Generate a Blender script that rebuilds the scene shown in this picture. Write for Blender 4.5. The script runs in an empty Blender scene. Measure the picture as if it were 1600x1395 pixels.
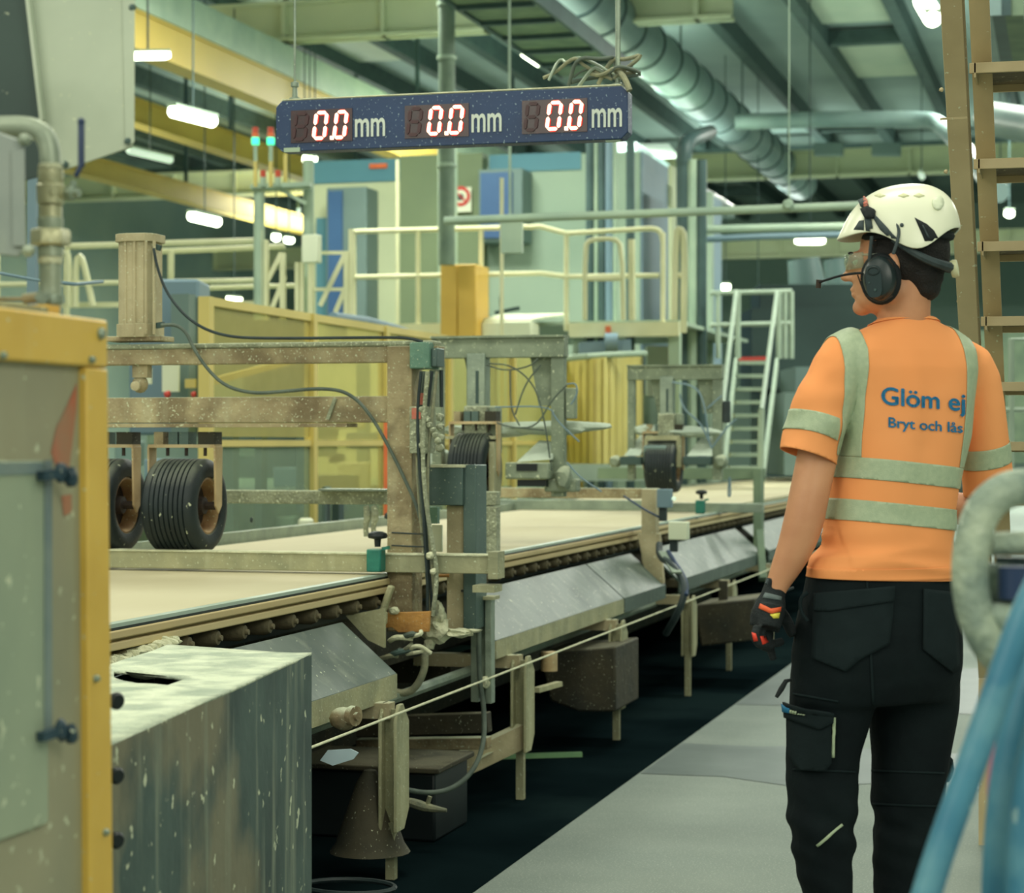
import bpy, bmesh, math, random
from mathutils import Vector, Matrix, noise
from mathutils.bvhtree import BVHTree
R = math.radians
random.seed(7)
SC = bpy.context.scene
COL = SC.collection

# ------------------------------------------------------------------ camera, world, light, exposure
F = 3350.0; TH = math.atan(917 / F); S_, C_ = math.sin(TH), math.cos(TH); H = 1.39; HY = 690.0
cam_d = bpy.data.cameras.new('camera'); cam = bpy.data.objects.new('camera', cam_d); COL.objects.link(cam)
cam.location = (0, 0, H); cam.rotation_euler = (R(90), 0, TH)
cam_d.sensor_width = 36; cam_d.lens = 36 * F / 1600; cam_d.shift_y = -7.5 / 1600
cam_d.clip_start = .05; cam_d.clip_end = 200
cam_d.dof.use_dof = True; cam_d.dof.focus_distance = 5.6; cam_d.dof.aperture_fstop = 5.6
SC.camera = cam
SC.view_settings.view_transform = 'Standard'; SC.view_settings.look = 'None'
SC.view_settings.exposure = -0.07; SC.view_settings.gamma = 1; SC.view_settings.use_curve_mapping = False
w = bpy.data.worlds.new('world'); SC.world = w; w.use_nodes = True
w.node_tree.nodes['Background'].inputs[0].default_value = (.68, .80, .67, 1)
w.node_tree.nodes['Background'].inputs[1].default_value = .60
def area(x, y, z, sx, sy, e, col=(1, .98, .80), rx=0, ry=0):
    l = bpy.data.lights.new('hall_and_fill_light', 'AREA'); l.shape = 'RECTANGLE'; l.size = sx; l.size_y = sy  # one name for the hall lights and the added fill lights
    l.energy = e; l.color = col
    o = bpy.data.objects.new('hall_and_fill_light', l); COL.objects.link(o); o.location = (x, y, z); o.rotation_euler = (rx, ry, 0)
    return o
LX = (-7.5, -1.0, 5.0)
for iy, yy in enumerate((-2.0, 5.5, 13.0, 22.0, 33.0, 46.0)):
    for ix, xx in enumerate(LX):
        area(xx, yy, 6.9, 2.4, 2.4, (130, 200, 300, 560, 950, 1150)[iy] * (1.35, .9, .7)[ix], (1, .98, .80) if iy < 2 else (.97, 1, .88))
        if iy > 1 and ix < 3: area(xx, yy + 3, 6.0, 2.4, 2.4, (0, 0, 20, 50, 80, 110)[iy] * (1.5, 1, .5)[ix], (.86, 1, .92), R(180))   # added upward fill for the ceiling, no fixture there
area(-17, 25, 6.5, 3, 8, 1500)
area(3.5, -1.5, 4.0, 2.4, 1.6, 120, (1, .98, .82), R(50), R(38))  # added fill from the right for the near left surfaces
area(-17, 45, 6.5, 3, 8, 1400)
for yy in (16, 28, 42, 56): area(-16, yy, 5.0, 3, 3, 260, (.9, 1, .92), R(180))  # added upward fill that lifts the dark left of the hall
area(-4.5, -3.5, 4.4, 3.4, 1.6, 190, (1, .98, .82), R(62), 0)      # added frontal fill from behind the camera

# ------------------------------------------------------------------ pixel -> world
def A_(px): return (px - 800) / F
def at(px, py, d):
    a = A_(px); return Vector((d * (a * C_ - S_), d * (a * S_ + C_), H + (HY - py) / F * d))
def dX(px, X): return X / (A_(px) * C_ - S_)
def dY(px, Y): return Y / (A_(px) * S_ + C_)
def onX(px, py, X): return at(px, py, dX(px, X))
def onY(px, py, Y): return at(px, py, dY(px, Y))
def onZ(px, py, z): return at(px, py, (z - H) * F / (HY - py))

# ------------------------------------------------------------------ materials
def lin(c):
    return tuple(((x / 255) / 12.92 if x / 255 <= .04045 else ((x / 255 + .055) / 1.055) ** 2.4) for x in c) + (1,)
MATS = {}
def M(name, col, col2=None, rough=.6, metal=0, scale=6, speck=0, sc=(205, 212, 180), bump=.15, streak=0, stc=None,
      emit=0, trans=0, dust=0, dc=(190, 197, 168), speck_scale=60, stretch=1, blot=0, bc=None, spec=.4):
    if name in MATS: return MATS[name]
    m = bpy.data.materials.new(name); m.use_nodes = True; MATS[name] = m
    nt = m.node_tree; N, L = nt.nodes, nt.links
    b = N['Principled BSDF']; b.inputs['Roughness'].default_value = rough; b.inputs['Metallic'].default_value = metal
    b.inputs['Specular IOR Level'].default_value = spec
    tc = N.new('ShaderNodeTexCoord').outputs['Object']
    def nz(s, det=4, st=1, z=1):
        mp = N.new('ShaderNodeMapping'); mp.inputs['Scale'].default_value = (1, st, z); L.new(tc, mp.inputs[0])
        n = N.new('ShaderNodeTexNoise'); n.inputs['Scale'].default_value = s; n.inputs['Detail'].default_value = det
        L.new(mp.outputs[0], n.inputs['Vector']); return n.outputs['Fac']
    def ramp(src, a, bb):
        r = N.new('ShaderNodeMapRange'); r.inputs['From Min'].default_value = a; r.inputs['From Max'].default_value = bb
        L.new(src, r.inputs['Value']); return r.outputs['Result']
    def mix(f, a, c, amt=1):
        x = N.new('ShaderNodeMix'); x.data_type = 'RGBA'
        if amt != 1:
            mm = N.new('ShaderNodeMath'); mm.operation = 'MULTIPLY'; mm.inputs[1].default_value = amt; L.new(f, mm.inputs[0]); f = mm.outputs[0]
        L.new(f, x.inputs['Factor'])
        if isinstance(a, tuple): x.inputs['A'].default_value = a
        else: L.new(a, x.inputs['A'])
        x.inputs['B'].default_value = c
        return x.outputs['Result']
    c = lin(col); c2 = lin(col2) if col2 else tuple(v * .72 for v in c[:3]) + (1,)
    out = mix(ramp(nz(scale, 5, stretch), .35, .66), c, c2)
    if blot: out = mix(ramp(nz(scale * .45, 6), .52, .60), out, lin(bc), blot)
    if streak: out = mix(ramp(nz(15, 5, 1, .10), .55, .74), out, lin(stc or (195, 203, 175)), streak)
    if dust:
        g = N.new('ShaderNodeNewGeometry'); sx = N.new('ShaderNodeSeparateXYZ'); L.new(g.outputs['Normal'], sx.inputs[0])
        up = ramp(sx.outputs['Z'], .4, .9)
        nn = N.new('ShaderNodeMath'); nn.operation = 'MULTIPLY'; L.new(up, nn.inputs[0]); L.new(ramp(nz(9, 6), .25, .5), nn.inputs[1])
        out = mix(nn.outputs[0], out, lin(dc), dust)
    if speck: out = mix(ramp(nz(speck_scale * 2.1, 3), .69 - .06 * speck, .73 - .06 * speck), out, lin(sc), .85)
    L.new(out, b.inputs['Base Color'])
    if bump:
        bp = N.new('ShaderNodeBump'); bp.inputs['Strength'].default_value = bump; bp.inputs['Distance'].default_value = .01
        L.new(nz(scale * 5, 5), bp.inputs['Height']); L.new(bp.outputs[0], b.inputs['Normal'])
    if emit:
        b.inputs['Emission Color'].default_value = c; b.inputs['Emission Strength'].default_value = emit
    if trans:
        t = N.new('ShaderNodeBsdfTransparent'); t.inputs[0].default_value = c[:3] + (1,)
        t.inputs[0].default_value = tuple(.35 + .65 * v for v in c[:3]) + (1,)
        x = N.new('ShaderNodeMixShader'); x.inputs[0].default_value = trans
        L.new(b.outputs[0], x.inputs[1]); L.new(t.outputs[0], x.inputs[2]); L.new(x.outputs[0], N['Material Output'].inputs['Surface'])
    return m

# ------------------------------------------------------------------ mesh builder
class MB:
    def __init__(s): s.v = []; s.f = []
    def add(s, vs, fs):
        n = len(s.v); s.v += [Vector(p) for p in vs]; s.f += [tuple(i + n for i in f) for f in fs]; return s
    def box(s, x0, x1, y0, y1, z0, z1):
        return s.add([(x, y, z) for x in (x0, x1) for y in (y0, y1) for z in (z0, z1)],
                     [(0, 1, 3, 2), (4, 6, 7, 5), (0, 4, 5, 1), (2, 3, 7, 6), (0, 2, 6, 4), (1, 5, 7, 3)])
    def bar(s, p, q, w, h, up=(0, 0, 1)):
        p, q = Vector(p), Vector(q); d = (q - p).normalized(); up = Vector(up)
        if abs(d.dot(up)) > .98: up = Vector((0, 1, 0))
        a = d.cross(up).normalized(); b = a.cross(d).normalized()
        vs = [o + a * (i * w / 2) + b * (j * h / 2) for o in (p, q) for i, j in ((-1, -1), (1, -1), (1, 1), (-1, 1))]
        return s.add(vs, [(3, 2, 1, 0), (4, 5, 6, 7), (0, 1, 5, 4), (1, 2, 6, 5), (2, 3, 7, 6), (3, 0, 4, 7)])
    def tube(s, pts, r, n=10, smooth=0, sq=None):
        pts = [Vector(p) for p in pts]
        rs = list(r) if isinstance(r, (list, tuple)) else [r] * len(pts)
        for _ in range(smooth):
            np_, nr = [pts[0]], [rs[0]]
            for i in range(len(pts) - 1):
                for t in (.25, .75):
                    np_.append(pts[i].lerp(pts[i + 1], t)); nr.append(rs[i] * (1 - t) + rs[i + 1] * t)
            np_.append(pts[-1]); nr.append(rs[-1]); pts, rs = np_, nr
        rings = []; prev = None
        for i, p in enumerate(pts):
            t = (pts[min(i + 1, len(pts) - 1)] - pts[max(i - 1, 0)]).normalized()
            if prev is None:
                u = Vector((0, 0, 1)) if abs(t.z) < .9 else Vector((1, 0, 0))
                a = t.cross(u).normalized()
            else:
                a = (prev - t * prev.dot(t)).normalized()
            prev = a; b = t.cross(a)
            sx, sy = sq or (1, 1)
            rings.append([p + (a * math.cos(2 * math.pi * k / n) * sx + b * math.sin(2 * math.pi * k / n) * sy) * rs[i] for k in range(n)])
        vs = [q for rg in rings for q in rg]; fs = []
        for i in range(len(rings) - 1):
            for k in range(n): fs.append((i * n + k, i * n + (k + 1) % n, (i + 1) * n + (k + 1) % n, (i + 1) * n + k))
        fs.append(tuple(reversed(range(n)))); fs.append(tuple((len(rings) - 1) * n + k for k in range(n)))
        return s.add(vs, fs)
    def cyl(s, p, q, r, n=16): return s.tube([p, q], r, n)
    def lathe(s, c, axis, prof, n=24, caps=True):
        c = Vector(c); ax = Vector(axis).normalized(); u = Vector((0, 0, 1)) if abs(ax.z) < .9 else Vector((1, 0, 0))
        a = ax.cross(u).normalized(); b = ax.cross(a)
        vs = [c + ax * h + (a * math.cos(2 * math.pi * k / n) + b * math.sin(2 * math.pi * k / n)) * r for r, h in prof for k in range(n)]
        fs = [(i * n + k, (i + 1) * n + k, (i + 1) * n + (k + 1) % n, i * n + (k + 1) % n) for i in range(len(prof) - 1) for k in range(n)]
        if caps and prof[0][0] > 1e-4: fs.append(tuple(range(n)))
        if caps and prof[-1][0] > 1e-4: fs.append(tuple(reversed([(len(prof) - 1) * n + k for k in range(n)])))
        return s.add(vs, fs)
    def prism(s, poly, ext):
        n = len(poly); poly = [Vector(p) for p in poly]; e = Vector(ext)
        vs = poly + [p + e for p in poly]
        return s.add(vs, [tuple(range(n)), tuple(reversed(range(n, 2 * n)))] + [(i, i + n, (i + 1) % n + n, (i + 1) % n) for i in range(n)])
    def blob(s, c, r, seed=0, amp=.35, sx=1, sy=1, sz=1, sub=2):
        bm = bmesh.new(); bmesh.ops.create_icosphere(bm, subdivisions=sub, radius=1)
        vs = []
        for v in bm.verts:
            k = 1 + amp * noise.noise(v.co * 1.7 + Vector((seed, seed * 2, 0)))
            vs.append(Vector(c) + Vector((v.co.x * r * sx * k, v.co.y * r * sy * k, v.co.z * r * sz * k)))
        fs = [tuple(v.index for v in f.verts) for f in bm.faces]; bm.free()
        return s.add(vs, fs)
    def build(s, name, mat, parent=None, bev=0, smooth=35, local=False, **kw):
        me = bpy.data.meshes.new(name)
        off = Vector((0, 0, 0))
        if parent is not None and not local:
            p = parent
            while p is not None: off += p.location; p = p.parent
        me.from_pydata([tuple(v - off) for v in s.v], [], s.f)
        bm = bmesh.new(); bm.from_mesh(me); bmesh.ops.recalc_face_normals(bm, faces=bm.faces); bm.to_mesh(me); bm.free()
        me.materials.append(mat if not isinstance(mat, str) else MATS[mat])
        me.shade_smooth()
        try: me.set_sharp_from_angle(angle=R(smooth))
        except Exception: pass
        o = bpy.data.objects.new(name, me); COL.objects.link(o)
        if parent is not None: o.parent = parent
        if bev:
            m = o.modifiers.new('bevel', 'BEVEL'); m.width = bev; m.segments = 2; m.limit_method = 'ANGLE'; m.angle_limit = R(40)
        for k, val in kw.items(): o[k] = val
        return o
def thing(name, label, cat, loc=(0, 0, 0), group=None):
    o = bpy.data.objects.new(name, None); COL.objects.link(o); o.location = loc; o.empty_display_size = .1
    o['label'] = label; o['category'] = cat
    if group: o['group'] = group
    return o
def tag(o, label, cat, group=None):
    o['label'] = label; o['category'] = cat
    if group: o['group'] = group
    return o
def dup(root, loc, label=None, group=None, rz=None):
    r = root.copy(); COL.objects.link(r); r.location = loc
    if label: r['label'] = label
    if group: r['group'] = group
    if rz is not None: r.rotation_euler = (0, 0, rz)
    def rec(a, b):
        for ch in list(a.children):
            if ch.name not in COL.objects: continue
            c = ch.copy(); COL.objects.link(c); c.parent = b; rec(ch, c)
    rec(root, r)
    return r
def part(name, mat, parent, fn, **kw):
    b = MB(); fn(b); return b.build(name, mat, parent, **kw)
def text_mesh(txt, size, ext=.0, bold=.0, align='LEFT', shear=0):
    cu = bpy.data.curves.new('t', 'FONT'); cu.body = txt; cu.size = size; cu.extrude = ext; cu.offset = bold; cu.align_x = align; cu.shear = shear
    o = bpy.data.objects.new('t', cu); COL.objects.link(o)
    dg = bpy.context.evaluated_depsgraph_get(); me = bpy.data.meshes.new_from_object(o.evaluated_get(dg))
    bpy.data.objects.remove(o); return me
# ------------------------------------------------------------------ material palette
M('floor', (128, 138, 130), (116, 127, 120), .8, scale=1.6, speck=1.6, speck_scale=70, sc=(154, 163, 150), bump=.3, blot=.25, bc=(112, 124, 116), spec=.25)
M('floor_stain_shade', (17, 29, 31), (10, 20, 22), .6, scale=1.6, bump=.3, blot=.5, bc=(28, 42, 42), spec=.0)  # stained concrete, with the shade beside the conveyor put into the colour
M('teal_wall', (138, 162, 150), (122, 148, 140), .8, scale=.4, bump=0)
M('ceil', (138, 158, 150), (124, 145, 138), .8, scale=.5, bump=0)
M('skylight', (176, 190, 166), (160, 178, 156), .6, scale=.8, bump=0)
M('purlin', (70, 92, 86), (60, 80, 76), .7, bump=0)
M('cream', (212, 212, 172), (198, 200, 158), .5, scale=3, bump=0)
M('cream_wall', (198, 206, 168), (186, 196, 160), .7, scale=.6, bump=0)
M('mint', (158, 178, 156), (146, 168, 148), .7, scale=.6, bump=0)
M('sky_band', (88, 140, 152), (80, 130, 144), .6, scale=.8, bump=0)
M('blue_door', (62, 98, 138), (54, 88, 128), .5, scale=1, bump=0)
M('slate_blue', (116, 140, 150), (104, 130, 142), .6, scale=.8, bump=0)
M('olive', (118, 134, 100), (108, 124, 94), .7, scale=1, bump=0)
M('crane_yellow', (204, 178, 88), (190, 166, 80), .5, scale=.8, bump=0)
M('fence_yellow', (212, 194, 116), (200, 184, 108), .5, scale=2, bump=0)
M('orange_yellow', (216, 176, 80), (204, 166, 76), .5, scale=2, bump=0)
M('duct', (134, 156, 152), (112, 136, 134), .4, .0, scale=1.5, bump=.05)
M('grey_pipe', (164, 184, 160), (146, 168, 148), .5, scale=3, bump=0)
M('dark_pipe', (64, 88, 86), (52, 74, 74), .5, scale=3, bump=0)
M('tray', (120, 140, 112), (96, 116, 96), .7, scale=4, bump=.1)
M('white_plastic', (222, 228, 200), (212, 220, 192), .5, scale=3, bump=0)
M('lamp', (236, 248, 214), (236, 248, 214), emit=9, bump=0)
M('dim_glow', (190, 210, 190), (190, 210, 190), emit=.9, bump=0)
M('green_lamp', (60, 214, 160), (60, 214, 160), emit=2.2, bump=0)
M('red_lamp', (196, 76, 50), (176, 66, 44), .4, bump=0)
M('grey_machine', (112, 134, 128), (102, 124, 119), .6, scale=1, bump=.05)
M('dark_machine', (62, 84, 80), (54, 75, 72), .6, scale=1, bump=.05)
M('orange', (226, 116, 66), (210, 104, 58), .5, bump=0)
M('yellow_film', (232, 224, 158), (224, 216, 150), .35, trans=.70, bump=0)
M('clear_film', (190, 208, 186), (180, 198, 178), .3, trans=.72, bump=0)

# ------------------------------------------------------------------ the hall
XL, XR, YB, ZC = -24.0, 12.0, 66.0, 8.6
def struct(name, mat, fn, **kw):
    o = part(name, mat, None, fn, **kw); o['kind'] = 'structure'; return o
fl = struct('floor', 'floor', lambda b: b.box(-1.86, XR, -6, YB, -.1, 0))
fl2 = struct('floor', 'floor_stain_shade', lambda b: b.box(-4.7, -1.86, -6, 30, -.1, 0))
struct('floor', 'floor', lambda b: b.box(XL, -4.7, -6, YB, -.1, 0).box(-4.7, -1.86, 30, YB, -.1, 0))
M('stain', (92, 105, 101), (80, 93, 90), .5, scale=3, bump=.1)
def stains(b):
    for x0, x1, y0, y1, s in ((-1.85, 3.0, 8.75, 9.75, 1), (-1.85, 2.6, 11.2, 13.4, 2), (-1.2, 2.4, 15.5, 16.4, 3)):
        n = 14; top = []; bot = []
        for i in range(n + 1):
            t = i / n; x = x0 + (x1 - x0) * t
            top.append((x, y1 + .25 * noise.noise(Vector((x * 2.3, s, 0))), .002)); bot.append((x, y0 + .25 * noise.noise(Vector((x * 2.1, s + 5, 0))), .002))
        for i in range(n): b.add([bot[i], bot[i + 1], top[i + 1], top[i]], [(0, 1, 2, 3)])
part('wet_stain', 'stain', fl, stains)
struct('wall_back', 'teal_wall', lambda b: b.box(XL, XR, YB, YB + .2, 0, ZC))
struct('wall_left', 'teal_wall', lambda b: b.box(XL - .2, XL, 4, YB, 0, ZC))
struct('wall_right', 'teal_wall', lambda b: b.box(XR, XR + .2, 4, YB, 0, ZC))
ce = struct('ceiling', 'ceil', lambda b: b.box(XL, XR, 9, YB, ZC, ZC + .1))
for k in range(-4, 14):
    x = -3.17 - 1.47 * k
    if x < XR: part('purlin', 'purlin', ce, lambda b: b.box(x - .1, x + .1, 10, YB, 8.25, ZC))
for k, y in enumerate((16, 19.5, 23.5, 31, 37.6, 48, 52, 60)):
    x0 = (-9.05, -7.58, -12.0, -9.05, -4.54, -6.0, -3.1, -10.5)[k]
    part('cross_beam', 'purlin', ce, lambda b: b.box(x0, x0 + 1.27, y - .12, y + .12, 8.3, 8.55))
part('cross_beam', 'purlin', ce, lambda b: b.box(XL, XR, 50, 50.3, 7.9, 8.3))
# cream roof girders crossing the hall
def girder(b, x0, x1, y, z0, z1):
    b.box(x0, x1, y - .03, y + .03, z0, z1); b.box(x0, x1, y - .17, y + .17, z0, z0 + .05); b.box(x0, x1, y - .17, y + .17, z1 - .05, z1)
    x = x0
    while x < x1:
        b.box(x, x + .06, y - .15, y + .15, z0, z1); x += 1.45
M('girder', (206, 214, 178), (194, 203, 166), .6, scale=.8, bump=0)
part('roof_girder', 'girder', ce, lambda b: girder(b, XL, onY(1145, 0, 28).x, 28, 6.95, 7.5))
part('roof_girder', 'girder', ce, lambda b: girder(b, XL, XR, 43.6, 6.75, 7.3))
part('roof_girder', 'girder', ce, lambda b: girder(b, XL, XR, 56, 6.2, 6.8))
# roof lights: raised pale panels between the purlins
for (x0, x1, y0, y1) in ((-4.56, -3.27, 25.0, 36.6), (-4.56, -3.27, 38.6, 42.2), (-9.0, -7.7, 16, 26),
                         (-12.0, -10.7, 24, 34), (-10.5, -9.2, 18, 27), (-13.4, -12.2, 26, 38)):
    part('roof_panel', 'skylight', ce, lambda b: b.box(x0, x1, y0, y1, 8.50, 8.58))
M('wood_panel', (200, 196, 150), (186, 184, 140), .6, bump=0)

# crane runways (yellow), each with a grey rail above
def runway(px, py, z, hh, label, y0, y1, up=0):
    d = (z - H) * F / (HY - py); x = at(px, py, d).x
    t = thing('crane_runway_beam', label, 'crane beam', (x, y0, z))
    def f(b):
        b.box(x - .02, x + .02, y0, y1, z, z + hh); b.box(x - .15, x + .15, y0, y1, z - .03, z + .0); b.box(x - .15, x + .15, y0, y1, z + hh, z + hh + .03)
        b.box(x + .02, x + .12, y0, y1, z, z + hh)
    part('girder', 'crane_yellow', t, f)
    if up: part('rail', 'grey_pipe', t, lambda b: b.box(x - .18, x + .18, y0, y1, z + hh + .03, z + hh + .03 + up))
    y = y0 + 2
    def g(b):
        yy = y
        while yy < y1: b.box(x - .03, x + .03, yy, yy + .06, z + hh + .03 + up, ZC); yy += 6
    part('hanger', 'dark_pipe', t, g)
runway(210, 78, 6.0, .40, 'nearest yellow crane beam, highest, with a grey rail on top', 8, 44, .42)
runway(210, 192, 6.0, .30, 'middle yellow crane beam under two slanting lamps', 12, 60)
runway(140, 275, 6.0, .30, 'lowest and farthest yellow crane beam behind the valve lever', 12, 64)

# round ventilation duct
dx = -6.3
t = thing('ventilation_duct', 'large round ribbed steel ventilation duct running along under the roof', 'duct', (dx, 12, 7.0))
part('duct_pipe', 'duct', t, lambda b: b.cyl((dx, 12, 7.05), (dx, 47, 7.05), .36, 28))
for i in range(26):
    y = 13 + i * 1.3
    r0 = part('joint_ring', 'dark_pipe', t, lambda b: b.lathe((dx, y, 7.05), (0, 1, 0), [(.36, -.03), (.385, -.02), (.385, .02), (.36, .03)], 28)) if i == 0 else None
    if r0: ring = r0
    else:
        c = ring.copy(); COL.objects.link(c); c.parent = t; c.location = (0, i * 1.3, 0)
for i in range(6): part('hanger', 'dark_pipe', t, lambda b: b.cyl((dx, 15 + i * 6, 7.4), (dx, 15 + i * 6, ZC), .015, 6))
# cable tray next to it and slimmer duct lower
tx = at(800, 20, 22).x
t = thing('cable_tray', 'long perforated cable tray left of the round ventilation duct', 'cable tray', (tx, 12, 5.8))
part('tray_floor', 'tray', t, lambda b: b.box(tx - .42, tx + .42, 10, 25, 5.77, 5.80))
part('side_rail', 'dark_pipe', t, lambda b: b.box(tx - .45, tx - .40, 10, 25, 5.74, 5.92))
part('side_rail', 'dark_pipe', t, lambda b: b.box(tx + .40, tx + .45, 10, 25, 5.74, 5.92))
for i in range(17):
    part('rung', 'dark_pipe', t, lambda b: b.box(tx - .4, tx + .4, 10.4 + i * .85, 10.46 + i * .85, 5.72, 5.77))
def duct2(px, py, z, r, y0, y1, label, mat='duct'):
    x = onZ(px, py, z).x
    o = part('steel_duct', mat, None, lambda b: b.box(x - r, x + r, y0, y1, z, z + r * 1.2), bev=.02)
    return tag(o, label, 'duct')
duct2(1060, 300, 5.9, .22, 33.5, 43, 'flat steel duct below the round ventilation duct')

# transverse round pipe under the roof at right
p = [onY(1150, 190, 34), onY(1440, 184, 34), onY(1475, 196, 33), onY(1560, 300, 26)]
tag(part('extraction_pipe', 'duct', None, lambda b: b.tube(p, .13, 14, smooth=2)), 'round metal pipe bending downwards, high up above the helmet', 'pipe')
for px in (1295, 1385):
    tag(part('fan_heater', 'grey_machine', None, lambda b: b.bar(onY(px - 22, 234, 40), onY(px + 22, 234, 40), .3, .22)), 'small grey heater box under the roof, %s of two above the helmet' % ('left' if px < 1350 else 'right'), 'heater')

# ------------------------------------------------------------------ lamps
def lamp(p, q, label, r=.11, mat='lamp'):
    p, q = Vector(p), Vector(q)
    t = thing('ceiling_lamp_or_reflection', label, 'lamp', (p + q) / 2)
    d = (q - p).normalized()
    part('diffuser', mat, t, lambda b: b.tube([p, p + d * .05, q - d * .05, q], [r * .6, r, r, r * .6], 12))
    part('housing', 'grey_pipe', t, lambda b: b.bar(p + Vector((0, 0, r * .9)), q + Vector((0, 0, r * .9)), r * 1.6, r * .5))
    m = (p + q) / 2
    part('cord', 'dark_pipe', t, lambda b: b.cyl(m + Vector((0, 0, r)), (m.x, m.y, ZC), .01, 6))
L2 = 'glowing tube lamp '
lamp(at(196, 87, 20), at(266, 86, 20), L2 + 'beside the top edge of the grey hood', .045)
lamp(at(268, 173, 24), at(334, 190, 25), L2 + 'in front of the middle yellow beam', .075)
lamp(at(298, 337, 30), at(341, 347, 31), L2 + 'under the lowest yellow beam', .075)
lamp(at(200, 234, 30), at(268, 250, 31), 'dim lamp reflection, built as a glowing tube, at the lower corner of the grey hood', .06, 'dim_glow')  # reflected glow, put in as an emissive tube
lamp(at(1242, 376, 30), at(1289, 376, 30), L2 + 'left of the helmet brim', .055)
lamp(at(1440, 0, 22), at(1458, 30, 21), L2 + 'at the top beside the ladder', .09)
lamp(at(1126, 448, 40), at(1141, 448, 40), 'small round lamp above the far stair, left one', .07)
lamp(at(1177, 467, 40), at(1192, 469, 40), 'small round lamp above the far stair, right one', .07)
lamp(at(354, 467, 30), at(378, 469, 30), L2 + 'below the left walkway rails', .05)
lamp(at(425, 370, 34), at(438, 371, 34), 'small lamp beside the left walkway post, left one', .07)
lamp(at(444, 374, 34), at(459, 376, 34), 'small lamp beside the left walkway post, right one', .06)
for i, px in enumerate((476, 484, 492)): lamp(at(px - 3, 247 + i, 30), at(px + 3, 248 + i, 30), 'bright spot lamp below the display, %s of three' % ('left', 'middle', 'right')[i], .05)
lamp(at(1557, 298, 30), at(1569, 299, 30), 'round lamp between the ladder treads, upper one', .09)
lamp(at(1570, 333, 34), at(1584, 334, 34), 'round lamp between the ladder treads, lower one', .07)
lamp(at(818, 84, 34), at(842, 100, 36), L2 + 'above the display, leftmost of the row', .05)
lamp(at(915, 76, 30), at(924, 82, 30), L2 + 'above the display, middle of the row', .07)
lamp(at(936, 93, 30), at(958, 109, 32), L2 + 'above the display, rightmost of the row', .06)
lamp(at(1437, 268, 40), at(1443, 280, 40), 'faint lamp just above the helmet', .06, 'dim_glow')
o = part('roof_window', 'dim_glow', None, lambda b: b.add([at(1000, 228, 38), at(1045, 228, 38), at(1060, 247, 36), at(1025, 248, 36)], [(0, 1, 2, 3)]))
for v in (0,): pass
sm = o.modifiers.new('solid', 'SOLIDIFY'); sm.thickness = .04; tag(o, 'pale glowing roof window right of the display', 'window')
# ------------------------------------------------------------------ inner building with blue band
by = 27.0
def X(px, Y=by): return onY(px, 690, Y).x
def Z(px, py, Y=by): return onY(px, py, Y).z
xa, xb, xc = X(486), X(636), X(1000)
bl = struct('wall_building', 'cream_wall', lambda b: b.box(xa, xb, by, by + 6, 0, 5.12))
struct('wall_building', 'mint', lambda b: b.box(xb, xc, by, by + 6, 0, 5.12))
bl['label'] = 'cream wall of the inner building'
zb0, zb1 = Z(700, 300), 5.14
part('blue_band', 'sky_band', bl, lambda b: b.box(xa, X(632), by - .02, by, Z(560, 285), zb1))
part('blue_band', 'sky_band', bl, lambda b: b.box(X(765), X(908), by - .02, by, Z(820, 268), zb1))
part('wall_panel', 'olive', bl, lambda b: b.box(X(634), X(762), by - .25, by - .01, Z(700, 520), zb1))
part('edge_strip', 'cream', bl, lambda b: b.box(X(630), X(635), by - .1, by, Z(700, 520), zb1))
part('side_wall', 'slate_blue', bl, lambda b: b.box(xc - .01, xc + .03, by + .02, by + 6, 2, 5.12))
part('red_label', 'orange', bl, lambda b: b.box(X(579), X(606), by - .05, by - .021, Z(600, 263), Z(600, 256)))
# right receding wall with slanting blue band
def side(b):
    p = [onX(1000, 240, xc + .4)]
    x = xc + .35
    b.box(x, x + .05, by + .1, onX(1062, 690, x).y, 1.5, Z(1000, 258)); 
part('recess_wall', 'cream_wall', bl, side)

def cabinet(px0, px1, py0, py1, side_px, label, door='blue_door', Y=by, dep=.5):
    t = thing('wall_cabinet', label, 'cabinet', (X(px0), Y, Z(px0, py1)))
    part('body', 'grey_machine', t, lambda b: b.box(X(px0), X(side_px), Y - dep, Y - .02, Z(px0, py1), Z(px0, py0)), bev=.02)
    part('door', door, t, lambda b: b.box(X(px0) + .04, X(px1), Y - dep - .04, Y - dep, Z(px0, py1) + .05, Z(px0, py0) - .05))
cabinet(530, 556, 300, 512, 592, 'tall grey cabinet with narrow dark blue door behind the platform rail')
cabinet(764, 817, 272, 384, 832, 'hanging grey cabinet with dark blue door right of the warning sign')
t = tag(part('notice_panel', 'sky_band', None, lambda b: b.box(X(499), X(520), by - .12, by - .02, Z(500, 495), Z(500, 342))), 'tall narrow light blue panel left of the blue cabinet door', 'panel')
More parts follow.
